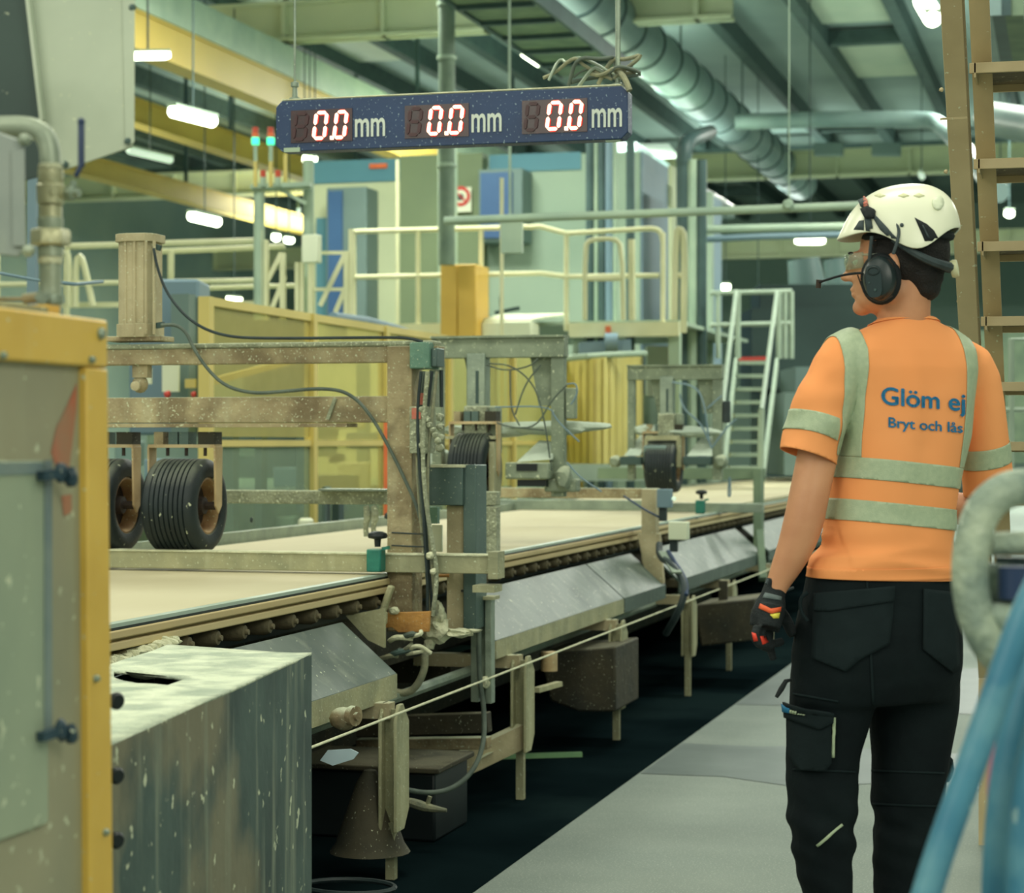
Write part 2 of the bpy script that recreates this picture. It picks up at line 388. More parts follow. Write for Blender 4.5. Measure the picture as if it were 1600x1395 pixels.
# safety sign with red ring
Yz = by - .3
t = thing('warning_sign', 'square white sign with a red prohibition ring on the olive wall panel', 'sign', (X(732), Yz, Z(732, 312)))
part('plate', 'white_plastic', t, lambda b: b.box(X(715), X(747), Yz - .02, Yz, Z(732, 335), Z(732, 297)))
cx, cz = X(731), Z(731, 311)
def ringf(b):
    n = 28
    for k in range(n):
        a0, a1 = 2 * math.pi * k / n, 2 * math.pi * (k + 1) / n
        b.add([(cx + r * math.cos(a), Yz - .03, cz + r * math.sin(a)) for a in (a0, a1) for r in (.085, .13)], [(0, 1, 3, 2)])
    b.bar((cx - .07, Yz - .03, cz + .07), (cx + .07, Yz - .03, cz - .07), .02, .02)
M('sign_red', (196, 70, 60), (190, 66, 58), bump=0)
part('ring', 'sign_red', t, ringf)
part('symbol', 'dark_machine', t, lambda b: b.blob((cx, Yz - .025, cz - .01), .045, 3, sy=.2))

# columns and pipes
def column(px, py0, py1, Y, r, label, mat='grey_pipe', cat='column'):
    a = onY(px, py0, Y); b_ = onY(px, py1, Y)
    o = part('steel_column', mat, None, lambda b: b.cyl((a.x, a.y, max(0, b_.z)), a, r, 14)); return tag(o, label, cat)
t = thing('bolted_post', 'thick round post rising in front of the roof behind the display', 'post', onY(698, 690, 21))
a = onY(698, 0, 21)
M('post_grey', (116, 136, 116), (100, 120, 104), .6, bump=0)
part('shaft', 'post_grey', t, lambda b: b.cyl((a.x, a.y, 3.2), (a.x, a.y, 7.6), .085, 16))
for k in range(6): part('collar', 'grey_pipe', t, lambda b: b.cyl((a.x, a.y, 4.2 + k * .55), (a.x, a.y, 4.24 + k * .55), .1, 16))
# lattice ladder on the post
t = thing('caged_ladder', 'narrow pale lattice ladder below the display on the building front', 'ladder', onY(700, 690, 22.5))
yy = 22.5
for px in (687, 712): part('stile', 'grey_pipe', t, lambda b: b.cyl(onY(px, 225, yy), onY(px, 525, yy), .022, 8))
for k in range(13): part('rung', 'grey_pipe', t, lambda b: b.cyl(onY(687, 240 + k * 22, yy), onY(712, 240 + k * 22, yy), .012, 6))
for i, (px, r, mt) in enumerate(((922, .05, 'dark_pipe'), (932, .03, 'grey_pipe'), (941, .05, 'dark_pipe'), (952, .05, 'slate_blue'), (961, .03, 'grey_pipe'), (985, .05, 'dark_pipe'), (1068, .08, 'dark_pipe'), (1082, .07, 'grey_pipe'), (1096, .06, 'dark_pipe'))):
    a = onY(px, 220 if i < 6 else 250, 23.5)
    o = part('vertical_pipe', mt, None, lambda b: b.cyl((a.x, a.y, .0), a, r, 10))
    tag(o, ('%s vertical pipe %s' % ({'dark_pipe': 'dark', 'grey_pipe': 'pale', 'slate_blue': 'blue grey'}[mt], ('leftmost of the pipe row right of the display', 'thin, second of the pipe row', 'third of the pipe row', 'fourth of the pipe row', 'thin, fifth of the pipe row', 'alone before the blue side wall', 'under the elbow, left of the stair rail', 'beside the pipe elbow', 'rightmost, before the dark back hall')[i])), 'pipe')
o = part('pipe_elbow', 'dark_pipe', None, lambda b: b.tube([onY(1068, 255, 23.5), onY(1070, 222, 23.5), onY(1092, 212, 24), onY(1110, 206, 27)], .09, 12, smooth=2))
tag(o, 'dark pipe elbow curving up under the round duct', 'pipe')

tag(part('pale_column', 'mint', None, lambda b: b.box(onY(1096, 690, 26).x, onY(1112, 690, 26).x, 26, 26.15, 0, onY(1100, 300, 26).z)), 'flat pale column right of the dark pipe elbow', 'column')
# slanting blue field on the receding wall
xw = xc + .345
part('blue_field', 'slate_blue', bl, lambda b: b.prism([onX(1003, 262, xw), onX(1060, 298, xw), onX(1060, 330, xw), onX(1003, 300, xw)], (.004, 0, 0)))
# long horizontal pipes across the view
tag(part('suspended_pipe', 'grey_pipe', None, lambda b: b.tube([at(694, 345, 16.5), at(1000, 334, 16.3), at(1420, 318, 16)], .032, 12)), 'long pale horizontal pipe running from the lattice ladder behind the helmet', 'pipe')
tag(part('pipe_hanger', 'grey_pipe', None, lambda b: b.cyl(at(1233, 322, 16), (at(1233, 286, 16).x, at(1233, 286, 16).y, ZC), .005, 6).blob(at(1232, 320, 16), .045, 3)), 'short rod and clamp holding the long pale pipe', 'hanger')
def cond(b):
    b.tube([at(1420, 352, 24), at(1100, 358, 24), at(1078, 362, 24), at(1078, 380, 24), at(1080, 560, 24), Vector((at(1080, 560, 24).x, at(1080, 560, 24).y, 0))], .048, 10, smooth=1)
tag(part('conduit', 'grey_pipe', None, cond), 'upper bent conduit turning down beside the platform end', 'pipe')
tag(part('conduit', 'slate_blue', None, lambda b: b.tube([at(1420, 364, 24.2), at(1105, 372, 24.2), at(1092, 380, 24.2), at(1090, 560, 24.2), Vector((at(1090, 560, 24.2).x, at(1090, 560, 24.2).y, 0))], .038, 10, smooth=1)), 'lower blue grey conduit turning down beside the platform end', 'pipe')
tag(part('hanging_rod', 'grey_pipe', None, lambda b: b.cyl((at(793, 232, 18).x, at(793, 232, 18).y, ZC), at(797, 345, 18), .012, 8).box(*(lambda a: (a.x - .09, a.x + .09, a.y - .03, a.y + .03, a.z - .18, a.z + .12))(at(800, 362, 18)))), 'pale rod with a small box hanging below the display middle', 'rod')
tag(part('thin_pole', 'cream', None, lambda b: b.cyl(at(784, 278, 19), (at(784, 520, 19).x, at(784, 520, 19).y, 0), .018, 8)), 'thin cream pole before the hanging blue cabinet', 'pole')
tag(part('thin_pole', 'cream', None, lambda b: b.cyl(at(621, 250, 24), (at(621, 520, 24).x, at(621, 520, 24).y, 0), .02, 8)), 'thin cream pole right of the tall cabinet', 'pole')

# platform with cream railing
Yp = 22.0
def XP(px): return onY(px, 690, Yp).x
t = thing('platform', 'raised cream platform with tubular railing before the inner building', 'platform', (XP(830), Yp, 0))
zd = onY(900, 502, Yp).z
part('deck', 'mint', t, lambda b: b.box(XP(730), XP(1062), Yp, Yp + 4.5, zd - .04, zd))
part('edge_beam', 'cream', t, lambda b: b.box(XP(890), XP(1062), Yp - .05, Yp, zd - .17, zd - .02))
part('edge_beam', 'cream', t, lambda b: b.box(XP(545), XP(730), Yp - .05, Yp, zd - .17, zd))
part('label_plate', 'orange', t, lambda b: b.box(XP(948), XP(956), Yp - .07, Yp - .05, zd - .15, zd - .06))
for px in (900, 1050, 760, 560): part('leg', 'mint', t, lambda b: b.box(XP(px) - .06, XP(px) + .06, Yp + .1, Yp + .22, 0, zd - .04))
zt = zd + .98
def rail(name, pts, r=.027): part(name, 'cream', t, lambda b: b.tube(pts, r, 8))
zt = onY(700, 358, Yp).z; zm = onY(700, 430, Yp).z
rail('top_rail', [(XP(550), Yp, zt), (XP(845), Yp, zt)])
rail('mid_rail', [(XP(550), Yp, zm), (XP(845), Yp, zm)])
rail('top_rail', [(XP(845), Yp, zt), (XP(885), Yp, zt - .08), (XP(1020), Yp, zt - .05)])
rail('mid_rail', [(XP(845), Yp, zm), (XP(885), Yp, zm - .04), (XP(1030), Yp, zm - .05)])
for px in (553, 653, 752, 885, 1036):
    rail('post', [(XP(px), Yp, zd - .1), (XP(px), Yp, zt - .02 if px < 800 else zt - .1)])
part('top_rail', 'cream', t, lambda b: b.tube([(XP(1015), Yp, zt - .05), (XP(1032), Yp, zt - .07), (XP(1036), Yp, zt - .2)], .027, 8, smooth=2))
def arch(b): b.tube([at(914, 500, 21), at(914, 385, 21), at(922, 374, 21), at(960, 372, 21), at(972, 385, 21), at(974, 500, 21)], .025, 8, smooth=1)
part('arch_rail', 'cream', t, arch); part('arch_rail', 'cream', t, lambda b: b.tube([at(914, 436, 21), at(974, 436, 21)], .02, 8))
part('brace_post', 'cream', t, lambda b: b.cyl(at(987, 374, 21.5), at(988, 500, 21.5), .035, 8))
part('gate_rail', 'cream', t, lambda b: b.tube([at(1054, 500, 19), at(1056, 362, 19), at(1062, 356, 19), at(1070, 368, 19), at(1068, 520, 19)], .03, 8, smooth=1))
part('gate_rail', 'cream', t, lambda b: b.tube([at(1054, 428, 19), at(1070, 432, 19)], .025, 8))
tag(part('yellow_locker', 'orange_yellow', None, lambda b: b.box(XP(714), XP(739.5), Yp - .6, Yp - .1, zd - .2, onY(740, 420, Yp).z).box(XP(740.3), XP(768), Yp - .6, Yp - .1, zd - .2, onY(740, 420, Yp).z), bev=.01), 'orange yellow locker standing before the platform rail', 'locker')
tag(part('machine_box', 'white_plastic', None, lambda b: b.box(XP(768), XP(845), Yp - .4, Yp - .05, onY(800, 545, Yp).z, onY(800, 505, Yp).z).prism([(XP(768), Yp - .35, onY(800, 505, Yp).z), (XP(845), Yp - .35, onY(800, 505, Yp).z), (XP(880), Yp + .3, onY(800, 492, Yp).z), (XP(768), Yp + .3, onY(800, 492, Yp).z)], (0, 0, .03)), bev=.02), 'white sloped machine housing right of the yellow locker', 'machine')
tag(part('sensor_rod', 'dark_machine', None, lambda b: b.tube([at(773, 489, 20), at(812, 481, 20)], .02, 6).tube([at(782, 464, 20), at(783, 487, 20)], .015, 6)), 'thin dark bent rod above the white machine housing', 'rod')

# far stair with railings
t = thing('far_stair', 'white steel stair with rails climbing away behind the worker', 'stair', at(1180, 740, 21))
M('stair_white', (160, 178, 158), (148, 166, 148), .5, bump=0)
for k in range(9):
    y = 567 + k * 20.5
    a = 16 - 0; l = at(1152 - k * 1.6, y, 23 - k * .42); r = at(1200 - k * 2.2, y, 23 - k * .42)
    part('tread', 'stair_white', t, lambda b: b.bar(l, r, .24, .035))
part('tread', 'sign_red', t, lambda b: b.bar(at(1154, 561, 23.2), at(1200, 560, 23.2), .1, .04))
for (u, v, w_, z_) in ((1142, 1124, 566, 730), (1206, 1184, 566, 745)):
    part('stringer', 'stair_white', t, lambda b: b.bar(at(u + 8, w_, 23), at(v + 8, z_, 19.3), .035, .10))
for (u, v) in ((1150, 1128), (1214, 1190)):
    part('handrail', 'stair_white', t, lambda b: b.tube([at(u, 455, 23), at(v, 640, 19.3)], .022, 8))
    part('handrail', 'stair_white', t, lambda b: b.tube([at(u + 3, 455, 23), at(u + 3, 560, 23)], .03, 8))
    part('baluster', 'stair_white', t, lambda b: b.tube([at(v, 640, 19.3), at(v - 2, 740, 19.3)], .03, 8))
for u in (1122, 1227, 1237): part('post', 'stair_white', t, lambda b: b.tube([at(u, 455, 23.6), at(u, 560, 23.6)], .028, 8))
for yy in (455, 505): part('landing_rail', 'stair_white', t, lambda b: b.tube([at(1110, yy + 3, 23.6), at(1237, yy, 23.6)], .028, 8))
tag(part('dark_machine_block', 'dark_machine', None, lambda b: b.bar(at(1165, 548, 30), at(1400, 545, 30), 1.5, 1.1).bar(at(1180, 650, 30), at(1390, 650, 30), 1.2, 3.6)), 'dark machine block behind the far stair', 'machine')
tag(part('grey_machine_block', 'grey_machine', None, lambda b: b.bar(at(1230, 615, 26), at(1420, 615, 26), 1.5, .6)), 'grey machine housing left of the worker\'s sleeve', 'machine')
tag(part('grey_tank', 'grey_machine', None, lambda b: b.bar(at(1212, 678, 24), at(1400, 678, 24), 1.5, .9)), 'low grey tank beside the foot of the far stair', 'tank')
def chute(b): b.tube([at(1255, 405, 34), at(1280, 570, 34)], [.25, .42], 14).tube([at(1305, 405, 35), at(1330, 570, 35)], [.2, .3], 14).cyl(at(1280, 570, 34), (at(1280, 570, 34).x, at(1280, 570, 34).y, 0), .42).cyl(at(1330, 570, 35), (at(1330, 570, 35).x, at(1330, 570, 35).y, 0), .3)
tag(part('vertical_chute', 'dark_machine', None, chute), 'two dim vertical chutes behind the microphone', 'chute')
# right side beyond the ladder
tag(part('window_frame', 'stair_white', None, lambda b: b.tube([at(1580, 740, 12), at(1580, 530, 12), at(1640, 530, 12)], .02, 6).tube([at(1560, 640, 12), at(1640, 640, 12)], .018, 6)), 'white square tube frame seen between the ladder treads', 'frame')
tag(part('green_panel', 'tray', None, lambda b: b.bar(at(1530, 620, 26), at(1700, 620, 26), .1, 1.6)), 'grey green partition behind the ladder', 'partition')
for i, px in enumerate((1550, 1565, 1585)): tag(part('roof_channel', ('duct', 'dark_pipe', 'tray')[i], None, lambda b: b.bar(at(px, 10, 14), at(px + 14, 110, 17), .12, .12)), ('pale', 'dark', 'green grey')[i] + ' roof channel seen between the top ladder treads', 'channel')
tag(part('roof_duct', 'duct', None, lambda b: b.tube([at(1545, 185, 20), at(1660, 205, 18)], .16, 12)), 'short duct seen between the second and third ladder treads', 'duct')

# ------------------------------------------------------------------ left walkway and stairs
t = thing('walkway', 'cream tubular walkway railing left of the display', 'walkway', at(300, 500, 20))
def tr(name, p, q, r=.03, mat='cream'): part(name, mat, t, lambda b: b.tube([p, q], r, 8))
tr('top_rail', at(100, 385, 20), at(408, 376, 20)); tr('top_rail', at(250, 393, 21), at(445, 385, 21), .028)
tr('mid_rail', at(-20, 445, 20), at(408, 438, 20), .025); tr('mid_rail', at(250, 452, 21), at(470, 446, 21), .025)
for px in (267, 104, -5): tr('post', at(px, 385 if px < 200 else 392, 20.5), at(px, 560, 20.5), .032)
part('hoop', 'cream', t, lambda b: b.tube([at(118, 480, 20), at(119, 405, 20), at(126, 398, 20), at(133, 420, 20), at(145, 478, 20)], .03, 8, smooth=1))
part('hoop', 'cream', t, lambda b: b.tube([at(108, 480, 20), at(108, 400, 20), at(100, 392, 20), at(92, 400, 20)], .03, 8, smooth=1))
part('floor_beam', 'cream', t, lambda b: b.bar(at(-20, 478, 20.6), at(420, 474, 20.6), .1, .05))
t = thing('stair_frame', 'cream braced stair frame under the signal lamps', 'frame', at(440, 480, 19))
for px, y0, w_ in ((406, 360, .07), (415, 375, .05), (442, 395, .045), (465, 410, .04), (472, 410, .03), (486, 400, .045), (542, 395, .045), (549, 358, .04)):
    part('post', 'cream', t, lambda b: b.bar(at(px, y0, 19), at(px, 500, 19), w_, w_))
for (x0, y0, x1, y1) in ((440, 395, 398, 478), (445, 432, 425, 482), (540, 395, 500, 478), (544, 440, 524, 488)):
    part('brace', 'cream', t, lambda b: b.bar(at(x0, y0, 19), at(x1, y1, 19), .04, .04))
for yy in (395, 452): part('tie', 'cream', t, lambda b: b.bar(at(486, yy, 19), at(545, yy, 19), .03, .03))
tag(part('control_box', 'white_plastic', None, lambda b: b.bar(at(487, 367, 18.8), at(487, 411, 18.8), .155, .1), bev=.01), 'white control box on the post left of the inner building', 'box')
t = thing('mast', 'pale round mast carrying the signal lamp shelf', 'mast', at(483, 500, 19.2))
part('tube', 'grey_pipe', t, lambda b: b.cyl(at(482, 250, 19.2), at(482, 500, 19.2), .05, 12).cyl(at(405, 300, 19), at(405, 500, 19), .05, 12))
part('shelf', 'grey_pipe', t, lambda b: b.bar(at(393, 293, 19), at(486, 289, 19), .2, .04))
part('brace', 'grey_pipe', t, lambda b: b.bar(at(438, 296, 19), at(478, 318, 19), .03, .03))
for i, px in enumerate((399, 423)):
    t = thing('signal_tower', 'signal lamp stack lit green, %s of the pair left of the display' % ('left' if i == 0 else 'right'), 'signal lamp', at(px, 290, 18.9))
    D = 18.9
    part('pole', 'fence_yellow', t, lambda b: b.cyl(at(px, 292, D), at(px, 252, D), .018, 8))
    part('stem', 'grey_pipe', t, lambda b: b.cyl(at(px, 252, D), at(px, 226, D), .02, 8))
    part('green_lens', 'green_lamp', t, lambda b: b.cyl(at(px, 226, D), at(px, 215, D), .034, 12))
    part('amber_lens', 'orange', t, lambda b: b.cyl(at(px, 215, D), at(px, 208, D), .032, 12))
    part('red_lens', 'red_lamp', t, lambda b: b.cyl(at(px, 208, D), at(px, 199, D), .028, 12))
for i, px in enumerate((411, 434)):
    t = thing('beacon', 'small red topped beacon, %s of the pair on the lamp shelf' % ('left' if i == 0 else 'right'), 'beacon', at(px, 290, 18.9))
    part('base', 'grey_pipe', t, lambda b: b.cyl(at(px, 291, 18.9), at(px, 277, 18.9), .028, 10))
    part('lens', 'red_lamp', t, lambda b: b.cyl(at(px, 277, 18.9), at(px, 266, 18.9), .026, 10))
tag(part('thin_post', 'fence_yellow', None, lambda b: b.cyl(at(446, 292, 19), at(446, 240, 19), .018, 8)), 'thin yellow post right of the signal lamps', 'post')

# ------------------------------------------------------------------ yellow safety fence beyond the conveyor
fx = -5.05
t = thing('safety_fence', 'tall yellow framed safety fence with tinted panels beyond the conveyor', 'fence', (fx, 12, 0))
ys = [onX(px, 690, fx).y for px in (322, 486, 600, 700, 800, 905)]
ft = 2.24
for i, y in enumerate(ys):
    part('post', 'fence_yellow', t, lambda b: b.box(fx - .035, fx + .035, y - .035, y + .035, 0, ft))
for i in range(len(ys) - 1):
    y0, y1 = ys[i] + .035, ys[i + 1] - .035
    part('top_rail', 'fence_yellow', t, lambda b: b.box(fx - .02, fx + .02, y0, y1, ft - .05, ft))
    part('mid_rail', 'fence_yellow', t, lambda b: b.box(fx - .02, fx + .02, y0, y1, 1.36, 1.40))
    part('low_rail', 'fence_yellow', t, lambda b: b.box(fx - .02, fx + .02, y0, y1, .3, .34))
    part('tinted_panel', 'yellow_film', t, lambda b: b.box(fx - .005, fx + .005, y0, y1, 1.42 if i < 1 else 1.0, ft - .05))
    part('clear_panel', 'clear_film', t, lambda b: b.box(fx - .004, fx + .004, y0, y1, .34, 1.36 if i < 1 else 1.0))
part('brace', 'fence_yellow', t, lambda b: b.bar(onX(335, 595, fx - .05), onX(470, 560, fx - .05), .03, .04))
# yellow strip curtain, curved
t = thing('strip_curtain', 'curved yellow welding curtain between the two far gantries', 'curtain', at(930, 700, 20))
n = 26
M('curtain', (214, 200, 120), (204, 190, 108), .35, scale=2, bump=.05)
for i in range(n):
    def cp(u): return (870 + 135 * u, 20 + 2.2 * (u - .45) ** 2 * 4)
    u0, u1 = i / n, (i + .97) / n
    if u1 > 1: break
    (p0, d0), (p1, d1) = cp(u0), cp(u1)
    o = .03 if i % 2 else 0
    part('strip', 'curtain', t, lambda b: b.add([at(p0, 566 - 14 * u0, d0 + o), at(p1, 566 - 14 * u1, d1 + o), at(p1, 735, d1 + o), at(p0, 742, d0 + o)], [(0, 1, 2, 3)]).add([at(p0, 566 - 14 * u0, d0 + o + .01), at(p1, 566 - 14 * u1, d1 + o + .01), at(p1, 735, d1 + o + .01), at(p0, 742, d0 + o + .01)], [(3, 2, 1, 0)]))
part('track', 'grey_pipe', t, lambda b: b.tube([at(866, 562, 20.2), at(935, 555, 20), at(1008, 552, 20.8)], .03, 8, smooth=1))
part('pale_band', 'stair_white', t, lambda b: b.bar(at(866, 738, 19.6), at(1010, 738, 20.4), .02, .16))
tag(part('fence_tube', 'slate_blue', None, lambda b: b.tube([at(520, 496, 17), at(590, 505, 18), at(700, 545, 19)], .045, 10, smooth=1)), 'blue grey tube sloping down behind the first gantry beam', 'pipe')
tag(part('orange_upright', 'orange', None, lambda b: b.bar(at(608, 655, 12.5), (at(608, 768, 12.5).x, at(608, 768, 12.5).y, 0), .05, .05)), 'orange upright seen left of the rusty gantry post', 'post')
tag(part('orange_board', 'orange', None, lambda b: b.bar(at(1055, 548, 25), at(1055, 668, 25), .15, .1)), 'orange board behind the far gantry', 'board')
tag(part('electrical_rack', 'white_plastic', None, lambda b: b.bar(at(1010, 580, 26), at(1100, 580, 26), .3, .6)), 'pale cabinet under the platform end', 'cabinet')
tag(part('blue_motor', 'slate_blue', None, lambda b: b.bar(at(905, 548, 22.5), at(985, 543, 22.5), .4, .16).cyl(at(945, 535, 22.3), at(965, 535, 22.3), .1)), 'blue grey motor under the platform', 'motor')
# machines behind the fence at left
t = thing('control_station', 'blue grey machine station behind the rusty cylinder', 'machine', at(300, 690, 13))
part('cabinet', 'slate_blue', t, lambda b: b.bar(at(212, 560, 14), at(320, 560, 14), .5, 1.0), bev=.02)
part('upright', 'grey_machine', t, lambda b: b.bar(at(287, 460, 13.5), at(287, 700, 13.5), .12, .12))
part('panel', 'grey_machine', t, lambda b: b.bar(at(305, 465, 13.6), at(305, 680, 13.6), .09, .09))
part('notice', 'white_plastic', t, lambda b: b.bar(at(267, 568, 13.3), at(267, 612, 13.3), .11, .02))
part('notice', 'white_plastic', t, lambda b: b.bar(at(232, 575, 13.3), at(232, 600, 13.3), .04, .02))
part('lens', 'fence_yellow', t, lambda b: b.bar(at(298, 592, 13.2), at(298, 606, 13.2), .07, .02))
part('button', 'sign_red', t, lambda b: b.blob(at(262, 616, 13.1), .022))
part('button', 'sign_red', t, lambda b: b.blob(at(303, 616, 13.1), .018))
t = thing('machine_line', 'hazy grey machinery standing behind the clear fence panels', 'machine', at(420, 800, 16))
rnd = random.Random(3)
for i in range(34):
    px = rnd.uniform(180, 600); py = rnd.uniform(600, 860); d = rnd.uniform(15, 19)
    mt = rnd.choice(['grey_machine', 'dark_machine', 'tray', 'white_plastic', 'mint', 'clear_film', 'slate_blue'])
    wv = rnd.uniform(.08, .35); hv = rnd.uniform(.05, .3)
    part('housing', mt, t, lambda b: b.bar(at(px, py, d), at(px + wv * 200, py, d), .3, hv), bev=.01)
for px, y0, y1, wv in ((358, 660, 850, .1), (408, 640, 830, .05), (505, 760, 830, .07), (528, 768, 825, .05), (478, 620, 800, .1)):
    part('upright', 'grey_machine' if px != 528 else 'dark_machine', t, lambda b: b.bar(at(px, y0, 14.5), at(px, y1, 14.5), wv, .1))
part('base', 'tray', t, lambda b: b.box(-9, -6.2, 12, 21.3, .0, 1.0))
tag(part('white_canister', 'white_plastic', None, lambda b: b.lathe(at(478, 836, 12.5), (0, 0, 1), [(.03, -.84), (.03, -.02), (.04, 0), (.045, .01), (.045, .085), (.03, .1), (0, .1)], 16)), 'small white canister beyond the conveyor board', 'canister')
# ------------------------------------------------------------------ palette for the line
PL = (206, 212, 182)
M('rust', (174, 162, 126), (138, 124, 94), .8, scale=9, speck=.9, speck_scale=55, dust=.85, dc=(178, 188, 162), bump=.5, blot=.65, bc=(106, 92, 68), streak=.35, stc=(176, 176, 146))
M('rust_light', (182, 172, 138), (158, 148, 116), .8, scale=6, speck=.7, speck_scale=45, dust=.7, bump=.35, streak=.35, stc=(190, 186, 152))
M('crust', (160, 166, 140), (128, 134, 112), .9, scale=16, speck=1.5, speck_scale=45, dust=.9, bump=.9)
M('cover_steel', (80, 96, 89), (60, 77, 72), .5, 0, scale=3, dust=.08, speck=.25, speck_scale=30, bump=.08, streak=.15)
M('dark_steel', (92, 112, 106), (70, 90, 86), .42, .3, scale=4, speck=.15, bump=.08)
M('board', (190, 184, 152), (180, 172, 140), .75, scale=1.6, stretch=.3, bump=.05)
M('board_edge', (196, 180, 134), (180, 160, 116), .7, scale=5, stretch=.12, bump=.1)
M('belt', (188, 170, 124), (206, 190, 146), .7, scale=5, stretch=.08, bump=.1)
M('edge_rope', (176, 192, 176), (150, 168, 156), .4, scale=4, stretch=.1, bump=0)
M('black_line', (30, 42, 40), (24, 34, 34), .5, bump=0)
M('rubber', (28, 40, 42), (20, 31, 33), .55, scale=8, speck=.12, speck_scale=18, bump=.15, dust=.2)
M('rim', (176, 146, 104), (140, 104, 72), .6, .1, scale=14, speck=.5, bump=.2)
M('fork', (200, 180, 138), (166, 142, 102), .6, scale=6, speck=.4, bump=.2, streak=.3)
M('underframe', (66, 62, 46), (44, 46, 38), .8, scale=5, speck=.15, bump=.4, dust=.4, dc=(130, 128, 100))
M('leg_paint', (168, 166, 130), (142, 144, 114), .7, scale=7, speck=.8, speck_scale=50, bump=.3, streak=.5, stc=(190, 190, 156))
M('plaster', (214, 216, 184), (190, 192, 160), .9, scale=18, bump=.8)
M('cable', (92, 104, 92), (72, 84, 76), .6, scale=20, bump=.1)
M('cable_dark', (44, 58, 58), (34, 46, 48), .5, scale=20, bump=0)
M('hose_dust', (150, 150, 120), (120, 124, 104), .8, scale=30, bump=.4)
M('green_block', (30, 106, 92), (40, 122, 104), .5, scale=20, bump=.1, dust=.4)
M('green_box', (104, 140, 120), (90, 126, 110), .6, scale=12, speck=.7, bump=.3)
M('bracket_orange', (196, 146, 76), (170, 122, 66), .6, scale=16, speck=.5, bump=.3)
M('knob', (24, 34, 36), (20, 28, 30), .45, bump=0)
M('paper', (186, 206, 214), (176, 198, 206), .7, bump=0)
M('galv', (150, 164, 146), (128, 142, 128), .4, .4, scale=10, speck=.3, bump=.2)
M('red_sticker', (190, 96, 78), (172, 120, 100), .6, scale=40, bump=0)

XN, XF, ZD = -2.42, -3.84, .92
YE = 26
# conveyor: board, belt, side, rollers, frame ----------------------------------
t = thing('conveyor', 'long roller conveyor line carrying the plasterboard away into the hall', 'conveyor', (XN, 3, 0))
part('belt', 'belt', t, lambda b: b.box(XF - .02, XN - .02, 2.5, YE, .862, .905), bev=.004)
part('belt_edge', 'belt', t, lambda b: b.box(XN - .02, XN, 2.5, YE, .856, .878), bev=.004)
part('belt_edge', 'board_edge', t, lambda b: b.box(XN - .02, XN + .004, 2.5, YE, .886, .908), bev=.004)
part('edge_cord', 'edge_rope', t, lambda b: b.box(XN - .035, XN - .004, 2.5, YE, .915, .925))
part('edge_gap', 'black_line', t, lambda b: b.box(XN - .03, XN - .002, 2.5, YE, .908, .915))
part('far_guide', 'galv', t, lambda b: b.box(XF - .06, XF - .03, 2.5, YE, .84, .97))
part('roller_bed', 'black_line', t, lambda b: b.box(XF, XN - .08, 2.5, YE, .78, .856))
part('light_blocker', 'underframe', t, lambda b: b.box(XF - .04, XF, 2.5, YE, .12, .84))  # panel added out of view to keep light from under the conveyor
M('roller', (112, 104, 78), (86, 80, 60), .7, scale=20, bump=.3)
r0 = part('roller', 'roller', t, lambda b: b.lathe((XN - .10, 3.1, .828), (1, 0, 0), [(.0, 0), (.028, 0), (.028, .07), (.020, .088), (.010, .09), (.008, .10), (0, .10)], 14))
for i in range(1, 110):
    c = r0.copy(); COL.objects.link(c); c.parent = t; c.location = (0, .2 * i, 0)
part('frame_beam', 'underframe', t, lambda b: b.box(-2.62, -2.54, 2.5, YE, .56, .78))
part('lower_beam', 'underframe', t, lambda b: b.box(-2.9, -2.82, 2.5, 16, .20, .40))
for y in (5.0, 6.6, 8.2, 9.8, 11.4, 13.0, 14.6, 16.2, 18.0):
    part('cross_member', 'underframe', t, lambda b: b.box(XF + .05, -2.5, y, y + .09, .42, .54))
part('conduit', 'galv', t, lambda b: b.cyl((-2.36, 4, .50), (-2.36, 20, .50), .02, 8))
# plasterboard on it
o = part('plasterboard', 'board', None, lambda b: b.box(XF + .02, XN - .037, 2.5, 8.2, .906, .922), bev=.003)
tag(o, 'pale plasterboard sheet on the belt, nearest, under the black tyres', 'board', 'boards on the conveyor')
o = part('plasterboard', 'board', None, lambda b: b.box(XF + .02, XN - .037, 8.22, 14.9, .906, .922), bev=.003)
tag(o, 'pale plasterboard sheet on the belt beyond the rusty gantry post', 'board', 'boards on the conveyor')
o = part('plasterboard', 'board', None, lambda b: b.box(XF + .02, XN - .037, 14.95, YE, .93, .955), bev=.003)
tag(o, 'pale plasterboard sheet farthest along the belt, near the far stair', 'board', 'boards on the conveyor')

